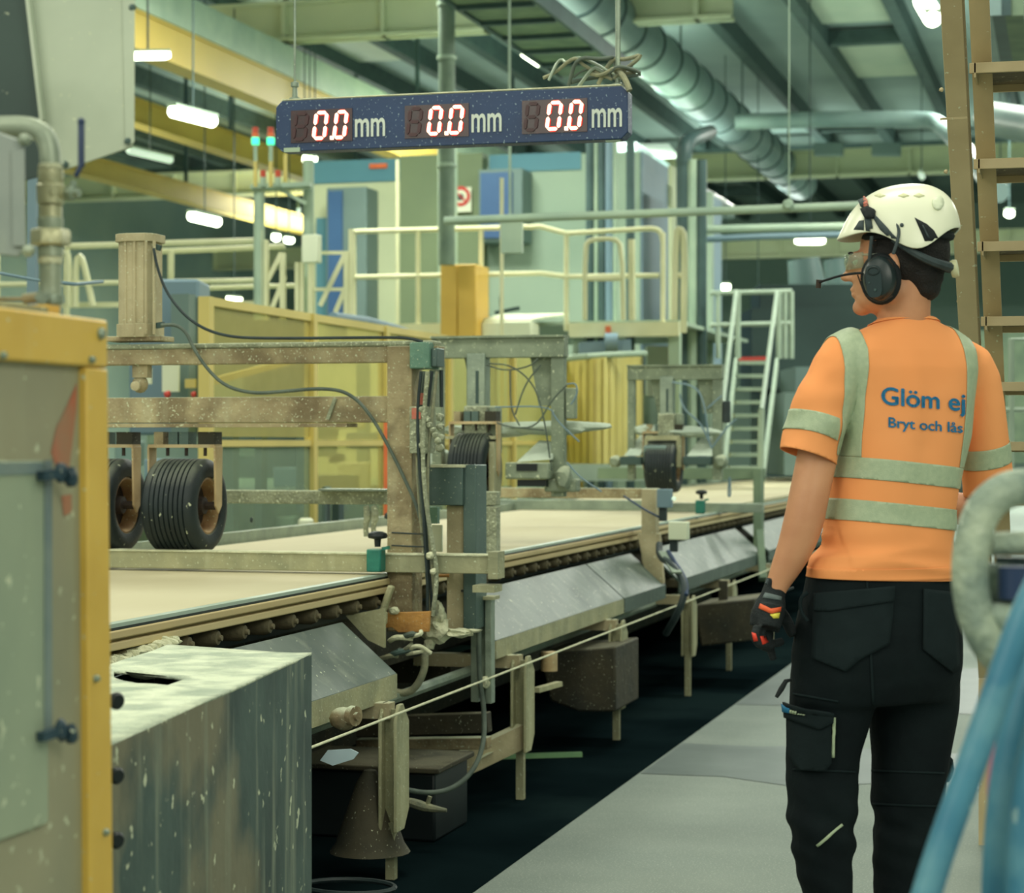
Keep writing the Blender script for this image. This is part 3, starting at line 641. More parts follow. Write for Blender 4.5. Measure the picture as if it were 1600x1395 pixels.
# cover panels -----------------------------------------------------------------
def cover(y0, y1, label, skew=.0):
    t = thing('side_cover', label, 'machine cover', (-2.22, y0, .6))
    a, b_, c_ = (-2.41, .795), (-2.22, .63), (-2.215, .555)
    def f(b):
        th = .006
        for (p, q) in ((a, b_), (b_, c_)):
            n = Vector((p[1] - q[1], 0, q[0] - p[0])).normalized() * th
            b.prism([(p[0], y0, p[1]), (q[0], y0, q[1]), (q[0] - n.x, y0, q[1] - n.z), (p[0] - n.x, y0, p[1] - n.z)], (0, y1 - y0, 0))
    part('sheet', 'cover_steel', t, lambda b: (lambda: b.prism([(a[0], y0, a[1]), (b_[0], y0, b_[1]), (b_[0] - .01, y0, b_[1] - .012), (a[0], y0, a[1] - .012)], (0, y1 - y0, 0)))(), bev=.002)
    part('lip', 'leg_paint' if y0 < 9 else 'cover_steel', t, lambda b: b.box(b_[0] - .008, b_[0] + .001, y0, y1, .552 if y0 < 7 else .56, b_[1] - .001))
    part('end_plate', 'leg_paint', t, lambda b: b.prism([(a[0], y1 - .004, a[1] - .013), (b_[0] - .012, y1 - .004, b_[1] - .012), (b_[0] - .012, y1 - .004, .56), (a[0], y1 - .004, .56)], (0, .003, 0)))
    return t
cover(4.2, 6.68, 'sloped steel side cover behind the stained box, nearest')
cover(7.88, 10.16, 'sloped steel side cover just beyond the grey bent bracket')
cover(10.18, 11.2, 'short sloped steel side cover ending at the post with the grey junction box')
cover(11.6, 14.6, 'sloped steel side cover beyond the white junction box')
cover(14.9, 19.5, 'sloped steel side cover farthest away, beside the worker\'s arm')

# channel legs -------------------------------------------------------------------
def legpair(y, zt, zb, label, brace=False, foot=True):
    t = thing('support_frame', label, 'leg', (-2.15, y, 0), 'channel legs under the conveyor covers')
    for s, x in ((0, -2.14), (1, -2.20)):
        part('flange', 'leg_paint', t, lambda b: b.prism([(x, y + s * .03, zb), (x, y + s * .03, zt - .05), (x, y + .03 + s * .03, zt), (x, y + .07 + s * .05, zt), (x, y + .13 + s * .05, zt - .06), (x, y + .13 + s * .05, zb + .06), (x, y + .08 + s * .05, zb)], (.012, 0, 0)), bev=.003)
    part('web', 'leg_paint', t, lambda b: b.box(-2.20, -2.14, y + .07, y + .082, zb + .02, zt - .02))
    if foot: part('foot', 'leg_paint', t, lambda b: b.box(-2.185, -2.155, y + .06, y + .09, 0, zb + .02))
    part('bracket', 'rust_light', t, lambda b: b.box(-2.60, -2.17, y + .05, y + .11, zt - .05, zt + .0))
    if brace: part('brace', 'rust_light', t, lambda b: b.bar((-2.16, y + .07, zb + .06), (-2.45, y - .25, zb - .08), .05, .09))
lbl = ['nearest channel leg, before the black opening', 'second channel leg, with a slanted brace', 'third channel leg, long with a thin foot rod', 'fourth channel leg behind the dark cable', 'fifth channel leg near the gloved hand', 'sixth channel leg, farthest and half hidden']
for i, (y, zt, zb) in enumerate(((6.40, .56, .16), (7.98, .56, .19), (9.70, .56, .15), (11.5, .55, .22), (12.85, .55, .19), (14.6, .55, .2))):
    legpair(y, zt, zb, lbl[i], brace=(i == 1))
def cord(b):
    pts = [(-2.10, 3.2, .545)]; ys = [6.45, 8.03, 9.75, 11.55, 12.9, 14.65, 18]
    b.tube([pts[0]] + [(-2.10, y, .545) for y in ys], .004, 6)
tag(part('pull_cord', 'plaster', None, cord), 'thin pale emergency pull cord strung along the conveyor legs', 'cord')
tag(part('plaster_clump', 'plaster', None, lambda b: b.bar((-2.10, 5.05, .535), (-2.10, 5.06, .56), .01, .01).blob((-2.10, 5.2, .545), .018, 2, sy=4, sub=3)), 'lump of dried plaster stuck on the pull cord by the stained box', 'plaster')

# things under the conveyor -------------------------------------------------------
t = thing('black_floor_box', 'black box standing in the shade under the conveyor', 'box', (-2.5, 7.2, 0))
part('body', 'knob', t, lambda b: b.box(-2.75, -2.22, 7.1, 7.5, 0, .24), bev=.01)
part('lid', 'underframe', t, lambda b: b.box(-2.77, -2.20, 7.08, 7.52, .24, .26), bev=.005)
part('handle', 'hose_dust', t, lambda b: b.tube([onY(630, 1250, 6.9), onY(650, 1256, 6.9), onY(668, 1262, 6.9), onY(698, 1266, 6.9)], [.012, .018, .016, .006], 8, smooth=1).tube([onY(665, 1266, 6.9), onY(672, 1244, 6.9)], .008, 6))
tag(part('paper_scrap', 'paper', None, lambda b: b.prism([onY(500, 1188, 5.9), onY(512, 1172, 5.9), onY(548, 1170, 5.9), onY(560, 1176, 5.9), onY(552, 1186, 5.9), onY(520, 1196, 5.9)], (0, .004, 0))), 'torn bluish white paper scrap in the dark opening under the cover', 'paper')
t = thing('cone_reflection', 'cone-shaped lit reflection, built as a solid, behind the nearest channel leg', 'reflection', (-2.4, 6.3, 0))
part('cone', 'underframe', t, lambda b: b.lathe(onY(578, 1330, 6.5), (0, 0, 1), [(.13, 0), (.11, .03), (.045, .22), (.02, .26), (0, .265)], 20))  # solid cone standing in for a lit reflection
def ring(b):
    c = onY(545, 1385, 6.0)
    b.tube([(c.x + .14 * math.cos(a), c.y + .10 * math.sin(a), c.z) for a in [k * math.pi / 10 for k in range(21)]], .008, 6)
tag(part('cable_ring', 'cable_dark', None, ring), 'dark cable ring lying low at the bottom under the cover', 'cable')
t = thing('motor_unit', 'brown gear motor hanging under the cover beside the stained box', 'motor', onY(537, 1120, 6.0))
part('body', 'rust', t, lambda b: b.blob(onY(537, 1122, 6.0), .04, 4, amp=.15, sx=1.1, sz=.9))
part('flange', 'rust', t, lambda b: b.lathe(onY(548, 1118, 5.95), (1, -.4, 0), [(.03, 0), (.03, .02), (.012, .02), (.012, .03), (0, .03)], 12))
t = thing('under_frame', 'brown rusty beams crossing under the conveyor behind the legs', 'beam', (-2.9, 8.3, 0))
part('beam', 'underframe', t, lambda b: b.bar(onY(560, 1135, 7.7), onY(765, 1128, 7.7), .06, .075), bev=.004)
part('beam', 'rust', t, lambda b: b.bar(onY(560, 1163, 7.8), onY(765, 1160, 7.8), .06, .045), bev=.004)
part('skirt', 'rust', t, lambda b: b.prism([onY(630, 1185, 7.9), onY(770, 1175, 7.9), onY(640, 1245, 7.7)], (0, .02, 0)))
t = thing('hopper', 'brown sheet metal hopper under the conveyor between second and third leg', 'hopper', (-2.7, 9.3, 0))
part('body', 'underframe', t, lambda b: b.prism([onY(842, 1020, 9.4), onY(962, 1010, 9.4), onY(962, 1112, 9.4), onY(905, 1112, 9.4), onY(860, 1095, 9.4)], (0, .5, 0)), bev=.01)
part('bucket', 'fork', t, lambda b: b.cyl(onY(858, 1018, 8.7), onY(858, 1048, 8.7), .035, 14))
part('arm', 'leg_paint', t, lambda b: b.bar(onY(838, 1078, 8.5), onY(874, 1068, 8.7), .03, .02))
t = thing('hopper', 'dark sheet metal hopper under the conveyor beyond the dark cable', 'hopper', (-2.7, 12, 0))
part('body', 'underframe', t, lambda b: b.prism([onY(1085, 945, 12), onY(1180, 935, 12), onY(1180, 1000, 12), onY(1095, 1010, 12)], (0, .5, 0)), bev=.01)
part('strap', 'underframe', t, lambda b: b.bar(onY(1130, 940, 12.2), onY(1130, 940, 12.2) + Vector((0, 0, .12)), .05, .02))
M('rail_green', (128, 168, 120), (110, 150, 110), .3, bump=0)  # plain greenish colour for the floor rail
tag(part('floor_rail', 'rail_green', None, lambda b: b.bar((-3.6, 8.5, .012), (-2.2, 9.2, .012), .03, .02)), 'greenish metal rail lying on the dark floor', 'rail')

# gantry 1 (rusty), tyres ----------------------------------------------------------
YG = 7.25
def XG(px, Y=YG): return onY(px, 690, Y).x
def ZG(px, py, Y=YG): return onY(px, py, Y).z
t = thing('rusty_gantry', 'rusty plaster-splashed steel gantry frame across the belt, nearest', 'gantry', (XG(640), YG, 0))
part('top_beam', 'rust', t, lambda b: b.box(XG(60), XG(690), YG - .04, YG + .04, ZG(650, 566), ZG(650, 541)), bev=.003)
part('beam_crust', 'crust', t, lambda b: b.box(XG(60), XG(684), YG - .05, YG + .05, ZG(650, 541) + .0, ZG(650, 533)), bev=.006)
part('lower_beam', 'rust', t, lambda b: b.box(XG(60), XG(613), YG - .03, YG + .05, ZG(600, 660), ZG(600, 619)), bev=.003)
part('beam_flange', 'rust', t, lambda b: b.box(XG(60), XG(550), YG - .055, YG + .06, ZG(600, 667), ZG(600, 661)))
part('post', 'rust', t, lambda b: b.box(XG(613), XG(652), YG - .06, YG + .06, ZG(640, 985), ZG(650, 541)), bev=.004)
part('post', 'rust', t, lambda b: b.box(XG(60), XG(60) + .1, YG - .06, YG + .06, 0, ZG(650, 567)), bev=.004)
part('weld_seam', 'crust', t, lambda b: b.bar(onY(524, 622, YG - .04), onY(512, 655, YG - .04), .012, .01, (0, 1, 0)))
# pneumatic cylinder
def cyl_prof(b):
    x0, x1 = XG(190), XG(249); cx = (x0 + x1) / 2; r = (x1 - x0) / 2; z0, z1 = ZG(220, 528), ZG(220, 367)
    for (za, zb, k) in ((z0, z0 + .05, 1.0), (z0 + .05, z1 - .03, .92), (z1 - .03, z1, 1.05)):
        n = 16; vs = []
        for z in (za, zb):
            for i in range(n): 
                a = 2 * math.pi * (i + .5) / n; q = r * k * (1 if i % 2 else .94) * 1.0
                vs.append((cx + q * max(-.86, min(.86, math.cos(a))) * 1.16, YG + q * max(-.86, min(.86, math.sin(a))) * 1.16, z))
        b.add(vs, [tuple(range(n)), tuple(range(n, 2 * n))] + [(i, (i + 1) % n, n + (i + 1) % n, n + i) for i in range(n)])
t2 = thing('air_cylinder', 'rust-coloured fluted pneumatic cylinder upright on the nearest gantry', 'cylinder', (XG(220), YG, ZG(220, 530)))
part('barrel', 'rust_light', t2, cyl_prof, bev=.002)
part('flange', 'rust', t2, lambda b: b.box(XG(175), XG(262), YG - .06, YG + .06, ZG(220, 534), ZG(220, 526)), bev=.003)
for px in (196, 210, 228, 241): part('tie_rod', 'rust_light', t2, lambda b: b.cyl(onY(px, 522, YG - .068), onY(px, 376, YG - .068), .006, 8))
part('fitting', 'dark_machine', t2, lambda b: b.bar(onY(243, 509, YG - .05), onY(256, 507, YG - .05), .02, .02))
part('fitting', 'dark_machine', t2, lambda b: b.bar(onY(240, 384, YG - .05), onY(251, 388, YG - .05), .015, .02))
part('rod_clevis', 'rust', t2, lambda b: b.blob(onY(219, 600, YG), .035, 2, amp=.1, sx=.9, sy=.6, sz=1.0).bar(onY(222, 566, YG), onY(222, 590, YG), .06, .04))
part('pin', 'rust_light', t2, lambda b: b.lathe(onY(213, 603, YG - .03), (0, -1, 0), [(.018, 0), (.018, .012), (.008, .014), (0, .014)], 12))
M('hub_dark', (60, 48, 38), (44, 38, 34), .7, scale=20, bump=.2)

def tyre(cx, cy, cz, Rr, w, label, root_name='tyre_unit'):
    t = thing(root_name, label, 'tyre', (cx, cy, cz))
    h = w / 2; prof = []
    prof += [(Rr * .60, -h * .80), (Rr * .62, -h * .92), (Rr * .78, -h), (Rr * .92, -h * .95), (Rr * .985, -h * .84)]
    ng = 9
    for k in range(ng):
        a = -h * .80 + 1.6 * h * k / ng; b_ = -h * .80 + 1.6 * h * (k + 1) / ng; g = (b_ - a) * .16
        prof += [(Rr * .985, a), (Rr, a + g), (Rr, b_ - g), (Rr * .985, b_)] if k == 0 else [(Rr * .965, a), (Rr * .965, a + g * .6), (Rr, a + g), (Rr, b_ - g)]
    prof += [(Rr * .985, h * .84), (Rr * .92, h * .95), (Rr * .78, h), (Rr * .62, h * .92), (Rr * .60, h * .80)]
    part('tyre', 'rubber', t, lambda b: b.lathe((cx, cy, cz), (1, 0, 0), prof, 48, False))
    for s in (-1, 1):
        part('rim', 'rim', t, lambda b: b.lathe((cx, cy, cz), (s, 0, 0), [(Rr * .61, h * .86), (Rr * .57, h * .88), (Rr * .54, h * .80), (Rr * .53, h * .35)], 28, False))
        part('wheel_disc', 'hub_dark', t, lambda b: b.lathe((cx, cy, cz), (s, 0, 0), [(Rr * .535, h * .36), (Rr * .35, h * .30), (Rr * .22, h * .32), (Rr * .18, h * .75), (Rr * .08, h * .78), (0, h * .78)], 28))
    part('hub', 'hub_dark', t, lambda b: b.cyl((cx - w * .62, cy, cz), (cx + w * .62, cy, cz), Rr * .09, 10))
    for s in (-1, 1):
        x = cx + s * w * .60
        part('fork_arm', 'fork', t, lambda b: b.prism([(x, cy - .035, cz + Rr + .045), (x, cy + .035, cz + Rr + .045), (x, cy + .028, cz + .0), (x, cy + .0, cz - .028), (x, cy - .028, cz + .0)], (s * .008, 0, 0)), bev=.002)
    part('fork_top', 'fork', t, lambda b: b.box(cx - w * .62, cx + w * .62, cy - .035, cy + .035, cz + Rr + .04, cz + Rr + .052))
    for k in (-.3, .05, .4): part('bolt', 'hub_dark', t, lambda b: b.cyl((cx + w * k, cy - .01, cz + Rr + .04), (cx + w * k, cy - .01, cz + Rr + .01), .007, 8))
    for k, mt in ((-.42, 'rust'), (-.15, 'dark_steel'), (.05, 'dark_steel'), (.40, 'underframe')):
        part('mount_block', mt, t, lambda b: b.box(cx + w * k - .018, cx + w * k + (.018 if k < .3 else .045), cy - .035, cy + .04, cz + Rr + .052, cz + Rr + .098))
    return t
tyc = (XG(246) + XG(325)) / 2
Rt = .172
cz = ZG(290, 790)
ty = tyre(tyc, YG + .02, cz, Rt, .212, 'black ribbed tyre in a tan fork, fully visible under the nearest gantry')
dup(ty, (tyc - .325, YG + .02, cz), 'black ribbed tyre half hidden behind the yellow framed guard')

# guide bar over the belt
t = thing('guide_bar', 'dusty metal bar lying across the belt under the tyres', 'bar', (XG(600), YG - .1, .93))
yb = 7.15
part('bar', 'leg_paint', t, lambda b: b.box(XG(90, yb), XG(776, yb), yb, yb + .06, ZG(600, 894, yb), ZG(600, 867, yb)), bev=.003)
part('top_dust', 'plaster', t, lambda b: b.box(XG(90, yb), XG(777, yb), yb - .004, yb + .064, ZG(600, 867, yb), ZG(600, 864, yb)), bev=.001)
part('end_bracket', 'leg_paint', t, lambda b: b.box(XG(765, yb), XG(780, yb), yb - .02, yb + .07, ZG(770, 904, yb), ZG(770, 862, yb)).box(XG(742, yb), XG(776, yb), yb - .03, yb + .07, ZG(770, 925, yb), ZG(770, 914, yb)))
def knobset(px, py, Y, s, label):
    t = thing('clamp_knob', label, 'clamp', onY(px, py, Y))
    z = lambda q: onY(px, q, Y).z
    x = onY(px, py, Y).x
    part('knob', 'knob', t, lambda b: b.lathe((x, Y, z(py) + .012 * s), (0, 0, 1), [(.011 * s, -.05 * s), (.013 * s, -.022 * s), (.034 * s, -.018 * s), (.037 * s, -.010 * s), (.034 * s, .000), (.02 * s, .006 * s), (0, .008 * s)], 20))
    part('block', 'green_block', t, lambda b: b.box(x - .034 * s, x + .022 * s, Y - .03, Y + .03, z(py) - .13 * s, z(py) - .045 * s), bev=.006 * s)
    part('pin', 'green_block', t, lambda b: b.bar((x + .02 * s, Y, z(py) - .045 * s), (x + .045 * s, Y, z(py) - .04 * s), .02 * s, .012 * s))
knobset(590, 838, YG - .14, .95, 'black star knob on a dark green block left of the rusty post')
knobset(1096, 770, 13.2, 1.0, 'small green block with black knob on the belt edge, far away')

# crust bars / stations -------------------------------------------------------------
def station(Y, px0, px1, py, pyb, label, mat='crust', postw=(22, 20), foot=890, hh=.055):
    x0, x1 = onY(px0, py, Y).x, onY(px1, py, Y).x; zt = onY(px1, py, Y).z
    t = thing('cross_bar', label, 'bar', (x1, Y, .9))
    part('bar', mat, t, lambda b: b.box(x0, x1, Y - .03, Y + .03, zt - hh, zt), bev=.004)
    return t, x0, x1, zt
t, x0, x1, zt = station(8.3, 250, 779, 768, 788, 'plaster crusted cross bar behind the tyres')
part('post', 'crust', t, lambda b: b.box(x1 - .055, x1, 8.27, 8.33, .90, zt - .06), bev=.003)
part('cap_plate', 'galv', t, lambda b: b.box(onY(505, 690, 8.3).x, onY(610, 690, 8.3).x, 8.24, 8.36, zt, zt + .008))
for px in (572, 584): part('chain', 'crust', t, lambda b: b.tube([onY(px, 790, 8.25), onY(px + 3, 806, 8.25), onY(px - 1, 822, 8.25), onY(px + 1, 838, 8.25)], [.012, .018, .010, .013], 8, smooth=1))
part('bolt', 'cable_dark', t, lambda b: b.blob(onY(608, 806, 8.2), .018, 1).blob(onY(393, 812, 8.2), .006, 1, sz=2))
t, x0, x1, zt = station(11.35, 775, 1030, 763, 782, 'rusty cross bar with a worn edge beyond the second gantry', 'rust')
part('post', 'rust_light', t, lambda b: b.box(onY(1008, 690, 11.3).x, onY(1030, 690, 11.3).x, 11.2, 11.3, .66, zt), bev=.003)
part('foot', 'rust_light', t, lambda b: b.prism([(onY(1008, 690, 11.3).x - .02, 11.2, .9), (onY(1030, 690, 11.3).x + .02, 11.2, .9), (onY(1045, 690, 11.3).x, 11.15, .64), (onY(1020, 690, 11.3).x, 11.15, .64)], (0, .05, 0)))
t2 = thing('junction_box', 'small blue grey junction box on the post past the worn cross bar', 'box', onY(1040, 790, 11.1))
part('body', 'slate_blue', t2, lambda b: b.bar(onY(1039, 764, 11.1), onY(1039, 793, 11.1), .075, .06), bev=.004)
part('neck', 'cable_dark', t2, lambda b: b.bar(onY(1036, 793, 11.1), onY(1036, 814, 11.1), .04, .03))
part('lamp', 'dim_glow', t2, lambda b: b.blob(onY(1053, 779, 11.08), .012, 1))
t2 = thing('junction_box', 'white junction box at the top of the side covers with a cable below', 'box', onY(1062, 830, 11.0))
part('body', 'white_plastic', t2, lambda b: b.bar(onY(1061, 815, 11.0), onY(1061, 843, 11.0), .10, .07), bev=.004)
part('gland', 'cable_dark', t2, lambda b: b.bar(onY(1053, 844, 11.0), onY(1053, 862, 11.0), .04, .03))
tag(part('pale_plate', 'galv', None, lambda b: b.box(onY(775, 690, 14.2).x, onY(1008, 690, 14.2).x, 14.2, 14.26, .923, onY(900, 781, 14.2).z), bev=.003), 'pale grey bar lying on the board under the worn cross bar', 'bar')
t, x0, x1, zt = station(14.9, 935, 1195, 731, 747, 'grey cross bar farthest away, in front of the far stair', 'tray', hh=.08)
part('post', 'tray', t, lambda b: b.box(onY(1182, 690, 14.9).x, onY(1194, 690, 14.9).x, 14.75, 14.9, .66, zt), bev=.003)
tag(part('pale_plate', 'galv', None, lambda b: b.box(onY(1040, 690, 14.0).x, onY(1192, 690, 14.0).x, 14.0, 14.06, .923, onY(1100, 786, 14).z), bev=.003), 'pale grey bar on the board past the junction boxes', 'bar')
tag(part('grey_strut', 'tray', None, lambda b: b.bar(onY(1187, 830, 14.5), onY(1192, 905, 14.3), .05, .05)), 'short grey strut down from the farthest cross bar', 'strut')

# gantries 2 and 3 ------------------------------------------------------------------
M('gantry_grey', (140, 152, 130), (116, 128, 110), .8, scale=9, speck=.8, speck_scale=30, dust=.7, bump=.4)
M('white_dust', (190, 202, 184), (166, 180, 164), .9, scale=8, bump=.5)
def gantry(Y, pl, pr, ytop, label, k):
    zt = onY(pr, ytop, Y).z; xr = onY(pr, 690, Y).x; xl = onY(pl, 690, Y).x
    t = thing('grey_gantry', label, 'gantry', (xr, Y, 0))
    hb = .09 if k == 0 else .085
    part('top_beam', 'gantry_grey', t, lambda b: b.box(xl, xr, Y - .04, Y + .04, zt - hb, zt), bev=.003)
    part('beam_lip', 'gantry_grey', t, lambda b: b.box(xl, xr, Y - .06, Y + .06, zt, zt + .01))
    part('post', 'gantry_grey', t, lambda b: b.box(xr - .065, xr - .005, Y - .03, Y + .03, 1.14, zt - hb), bev=.003)
    part('post', 'gantry_grey', t, lambda b: b.box(xl + .0, xl + .045, Y - .03, Y + .03, 1.14, zt - hb), bev=.003)
    zg = zt - hb
    for (a, c) in ((.155, -.02), (.545, .02)):
        x = xr - .065 - .10 if a > .5 else 0
    part('gusset', 'gantry_grey', t, lambda b: b.prism([(xr - .175, Y + .02, zg), (xr - .065, Y + .02, zg), (xr - .065, Y + .02, zg - .22), (xr - .135, Y + .02, zg - .22)], (0, .01, 0)))
    part('gusset', 'gantry_grey', t, lambda b: b.prism([(xl + .14, Y + .02, zg), (xl + .24, Y + .02, zg), (xl + .24, Y + .02, zg - .22), (xl + .19, Y + .02, zg - .22)], (0, .01, 0)))
    xm = xl + .26 if k else onY(748, 690, Y).x
    part('air_cylinder', 'galv', t, lambda b: b.box(xm - .045, xm + .045, Y - .05, Y + .04, zg - .24, zg + .02), bev=.006)
    part('slot', 'dark_machine', t, lambda b: b.box(xm + .0, xm + .014, Y - .053, Y - .05, zg - .21, zg - .06))
    part('slide_block', 'crust', t, lambda b: b.box(xm - .055, xm + .055, Y - .06, Y + .05, zg - .42, zg - .22), bev=.008)
    part('side_block', 'gantry_grey', t, lambda b: b.box(xm + .055, xm + .10, Y - .04, Y + .05, zg - .44, zg - .22), bev=.01)
    part('valve', 'cable_dark' if k else 'gantry_grey', t, lambda b: b.box(xr, xr + .045, Y - .02, Y + .03, zg - .28, zg - .14), bev=.005)
    return t, xl, xr, xm, zg
YG2, YG3 = 9.45, 13.7
t, xl, xr, xm, zg = gantry(YG2, 678, 885, 527, 'grey plaster-dusted gantry right of the rusty post', 0)
part('dust_heap', 'white_dust', t, lambda b: b.blob(onY(860, 668, YG2 + .1), .07, 5, sx=4, sz=.45, sub=3).blob(onY(785, 672, YG2 + .1), .06, 8, sx=2.5, sz=.5, sub=3).blob(onY(715, 672, YG2 + .1), .05, 9, sx=1.3, sz=.5, sub=3).blob(onY(690, 725, YG2 + .1), .07, 12, sx=1.2, sz=.9, sub=3))
part('chute_box', 'white_dust', t, lambda b: b.prism([onY(806, 722, YG2 - .1), onY(862, 718, YG2 - .1), onY(868, 690, YG2 + .1), onY(842, 688, YG2 + .1)], (0, .04, 0)), bev=.006)
part('chute_box', 'gantry_grey', t, lambda b: b.box(onY(800, 690, YG2).x, onY(868, 690, YG2).x, YG2 - .12, YG2, onY(830, 748, YG2).z, onY(830, 722, YG2).z).box(onY(855, 690, YG2).x, onY(905, 690, YG2).x, YG2 - .06, YG2 + .03, onY(880, 768, YG2).z, onY(880, 748, YG2).z), bev=.008)
part('chute_mouth', 'knob', t, lambda b: b.box(onY(818, 690, YG2).x, onY(850, 690, YG2).x, YG2 - .125, YG2 - .10, onY(830, 735, YG2).z, onY(830, 724, YG2).z).box(onY(817, 690, YG2).x, onY(862, 690, YG2).x, YG2 - .1, YG2 - .03, onY(830, 759, YG2).z, onY(830, 749, YG2).z))
part('slide_plate', 'leg_paint', t, lambda b: b.box(onY(705, 690, YG2).x, onY(783, 690, YG2).x, YG2 - .1, YG2 + .02, onY(745, 686, YG2).z, onY(745, 681, YG2).z))
part('clamp', 'gantry_grey', t, lambda b: b.blob(onY(882, 748, YG2 - .05), .05, 3, sz=1.2, sx=.8))
ty2 = dup(ty, onY(742, 735, YG2 - .05), 'dusty tyre behind the grey bent bracket, under the second gantry')
ty2.scale = (.85, 1, 1)
part('wheel_arm', 'leg_paint', t, lambda b: b.box(onY(775, 690, YG2).x, onY(783, 690, YG2).x, YG2 - .12, YG2, onY(783, 775, YG2).z, onY(783, 690, YG2).z))
for c_ in (((763, 568), (800, 570), (835, 600), (850, 650), (862, 735)), ((760, 570), (790, 580), (830, 572), (840, 560)), ((805, 648), (820, 600), (845, 570)),
           ((774, 636), (860, 634), (868, 655), (905, 690)), ((885, 602), (862, 625), (838, 668), (800, 668)), ((760, 640), (775, 665), (850, 672)), ((797, 578), (798, 640), (812, 665)),
           ((886, 722), (905, 745), (940, 768)), ((886, 600), (900, 598), (903, 615), (892, 632))):
    part('cable', 'slate_blue' if c_[0][0] in (886, 774) else 'cable', t, lambda b: b.tube([onY(px, py, YG2 - .08) for px, py in c_], .004, 6, smooth=2))
t, xl, xr, xm, zg = gantry(YG3, 982, 1130, 572, 'grey gantry farthest away, before the far stair', 1)
part('housing', 'grey_machine', t, lambda b: b.box(onY(1012, 690, YG3).x, onY(1048, 690, YG3).x, YG3 - .15, YG3, onY(1030, 724, YG3).z, onY(1030, 696, YG3).z), bev=.01)
part('frame', 'leg_paint', t, lambda b: b.bar(onY(1010, 684, YG3 - .1), onY(1062, 684, YG3 - .1), .03, .03).bar(onY(1010, 684, YG3 - .1), onY(1010, 725, YG3 - .1), .02, .02).bar(onY(1061, 684, YG3 - .1), onY(1061, 730, YG3 - .1), .03, .02))
part('dust_heap', 'white_dust', t, lambda b: b.blob(onY(1080, 675, YG3), .07, 2, sx=3, sz=.5, sub=3).blob(onY(1012, 672, YG3), .06, 3, sx=1.5, sz=.6, sub=3).prism([onY(975, 712, YG3 - .1), onY(1000, 712, YG3 - .1), onY(1015, 680, YG3 + .1), onY(1000, 680, YG3 + .1)], (0, .04, 0)).prism([onY(1073, 712, YG3 - .1), onY(1112, 712, YG3 - .1), onY(1112, 680, YG3 + .1), onY(1098, 680, YG3 + .1)], (0, .04, 0)))
part('box_end', 'dark_machine', t, lambda b: b.box(onY(975, 690, YG3).x, onY(1008, 690, YG3).x, YG3 - .12, YG3, onY(1000, 726, YG3).z, onY(1000, 713, YG3).z).box(onY(1072, 690, YG3).x, onY(1115, 690, YG3).x, YG3 - .12, YG3, onY(1000, 726, YG3).z, onY(1000, 713, YG3).z), bev=.006)
for q_, r_ in ((962, .04), (1127, .045)): part('clamp', 'gantry_grey', t, lambda b: b.blob(onY(q_, 721, YG3 - .05), r_, 3))
ty3 = dup(ty, onY(1037, 728, YG3 - .02), 'dark tyre under the farthest gantry')
for c_ in (((1050, 597), (1085, 602), (1100, 625), (1108, 690)), ((1062, 615), (1068, 640), (1095, 660), (1112, 700)), ((1128, 618), (1105, 638)), ((1112, 700), (1135, 668), (1150, 655)), ((1140, 745), (1142, 775), (1137, 776), (1140, 745))):
    part('cable', 'slate_blue', t, lambda b: b.tube([onY(px, py, YG3 - .08) for px, py in c_], .006, 6, smooth=2))

# attachments on the rusty post -----------------------------------------------------
t = thing('terminal_box', 'green plaster-splashed terminal box at the top of the rusty post', 'box', onY(670, 556, 7.2))
part('body', 'green_box', t, lambda b: b.box(XG(652), XG(683), YG - .09, YG + .03, ZG(670, 577), ZG(670, 536)), bev=.004)
part('side_cap', 'dark_steel', t, lambda b: b.box(XG(683), XG(692), YG - .07, YG + .02, ZG(670, 574), ZG(670, 545)), bev=.003)
t = thing('valve_block', 'plaster caked valve block with a faded red label on the rusty post', 'valve', onY(675, 675, 7.2))
def vb(b):
    b.box(XG(656), XG(684), YG - .12, YG - .02, ZG(670, 708), ZG(670, 636))
    for k in range(9): b.blob(onY(660 + 4 * (k % 7), 640 + 8 * k, YG - .12), .014, k, amp=.5, sub=1)
    for k in range(4): b.blob(onY(688, 652 + 16 * k, YG - .09), .016, k + 20, amp=.5, sub=2)
part('body', 'crust', t, vb, bev=.004)
part('label', 'red_sticker', t, lambda b: b.box(XG(660), XG(674), YG - .123, YG - .1205, ZG(670, 655), ZG(670, 638)))
part('label', 'red_sticker', t, lambda b: b.box(XG(667), XG(676), YG - .10, YG - .04, ZG(670, 633), ZG(670, 615)))
part('tube', 'galv', t, lambda b: b.bar(onY(680, 578, YG), onY(681, 636, YG), .035, .03))
part('tube', 'cable_dark', t, lambda b: b.cyl(onY(690, 578, YG), onY(690, 636, YG), .006, 8))
part('stub', 'cable_dark', t, lambda b: b.bar(onY(664, 708, YG - .06), onY(664, 730, YG - .06), .03, .03))
t = thing('cable_loom', 'bundle of plaster-coated cables hanging down beside the rusty post', 'cable', onY(662, 960, 7.15))
rnd = random.Random(11)
for k, (xs, r, mt) in enumerate((((660, 655, 652, 656, 662, 668, 672), .008, 'hose_dust'), ((664, 656, 655, 660, 668, 674, 680), .009, 'cable'), ((675, 668, 660, 662, 666, 672, 676), .006, 'cable_dark'),
                                 ((683, 676, 668, 668, 672, 676, 682), .006, 'hose_dust'), ((658, 652, 654, 662, 664, 668, 668), .006, 'cable_dark'), ((668, 663, 660, 666, 676, 684, 676), .008, 'crust'))):
    ysq = (580, 640, 720, 790, 850, 900, 962)
    part('cable', mt, t, lambda b: b.tube([onY(x, y, YG - .08 - .01 * k) for x, y in zip(xs, ysq)], r, 8, smooth=2))
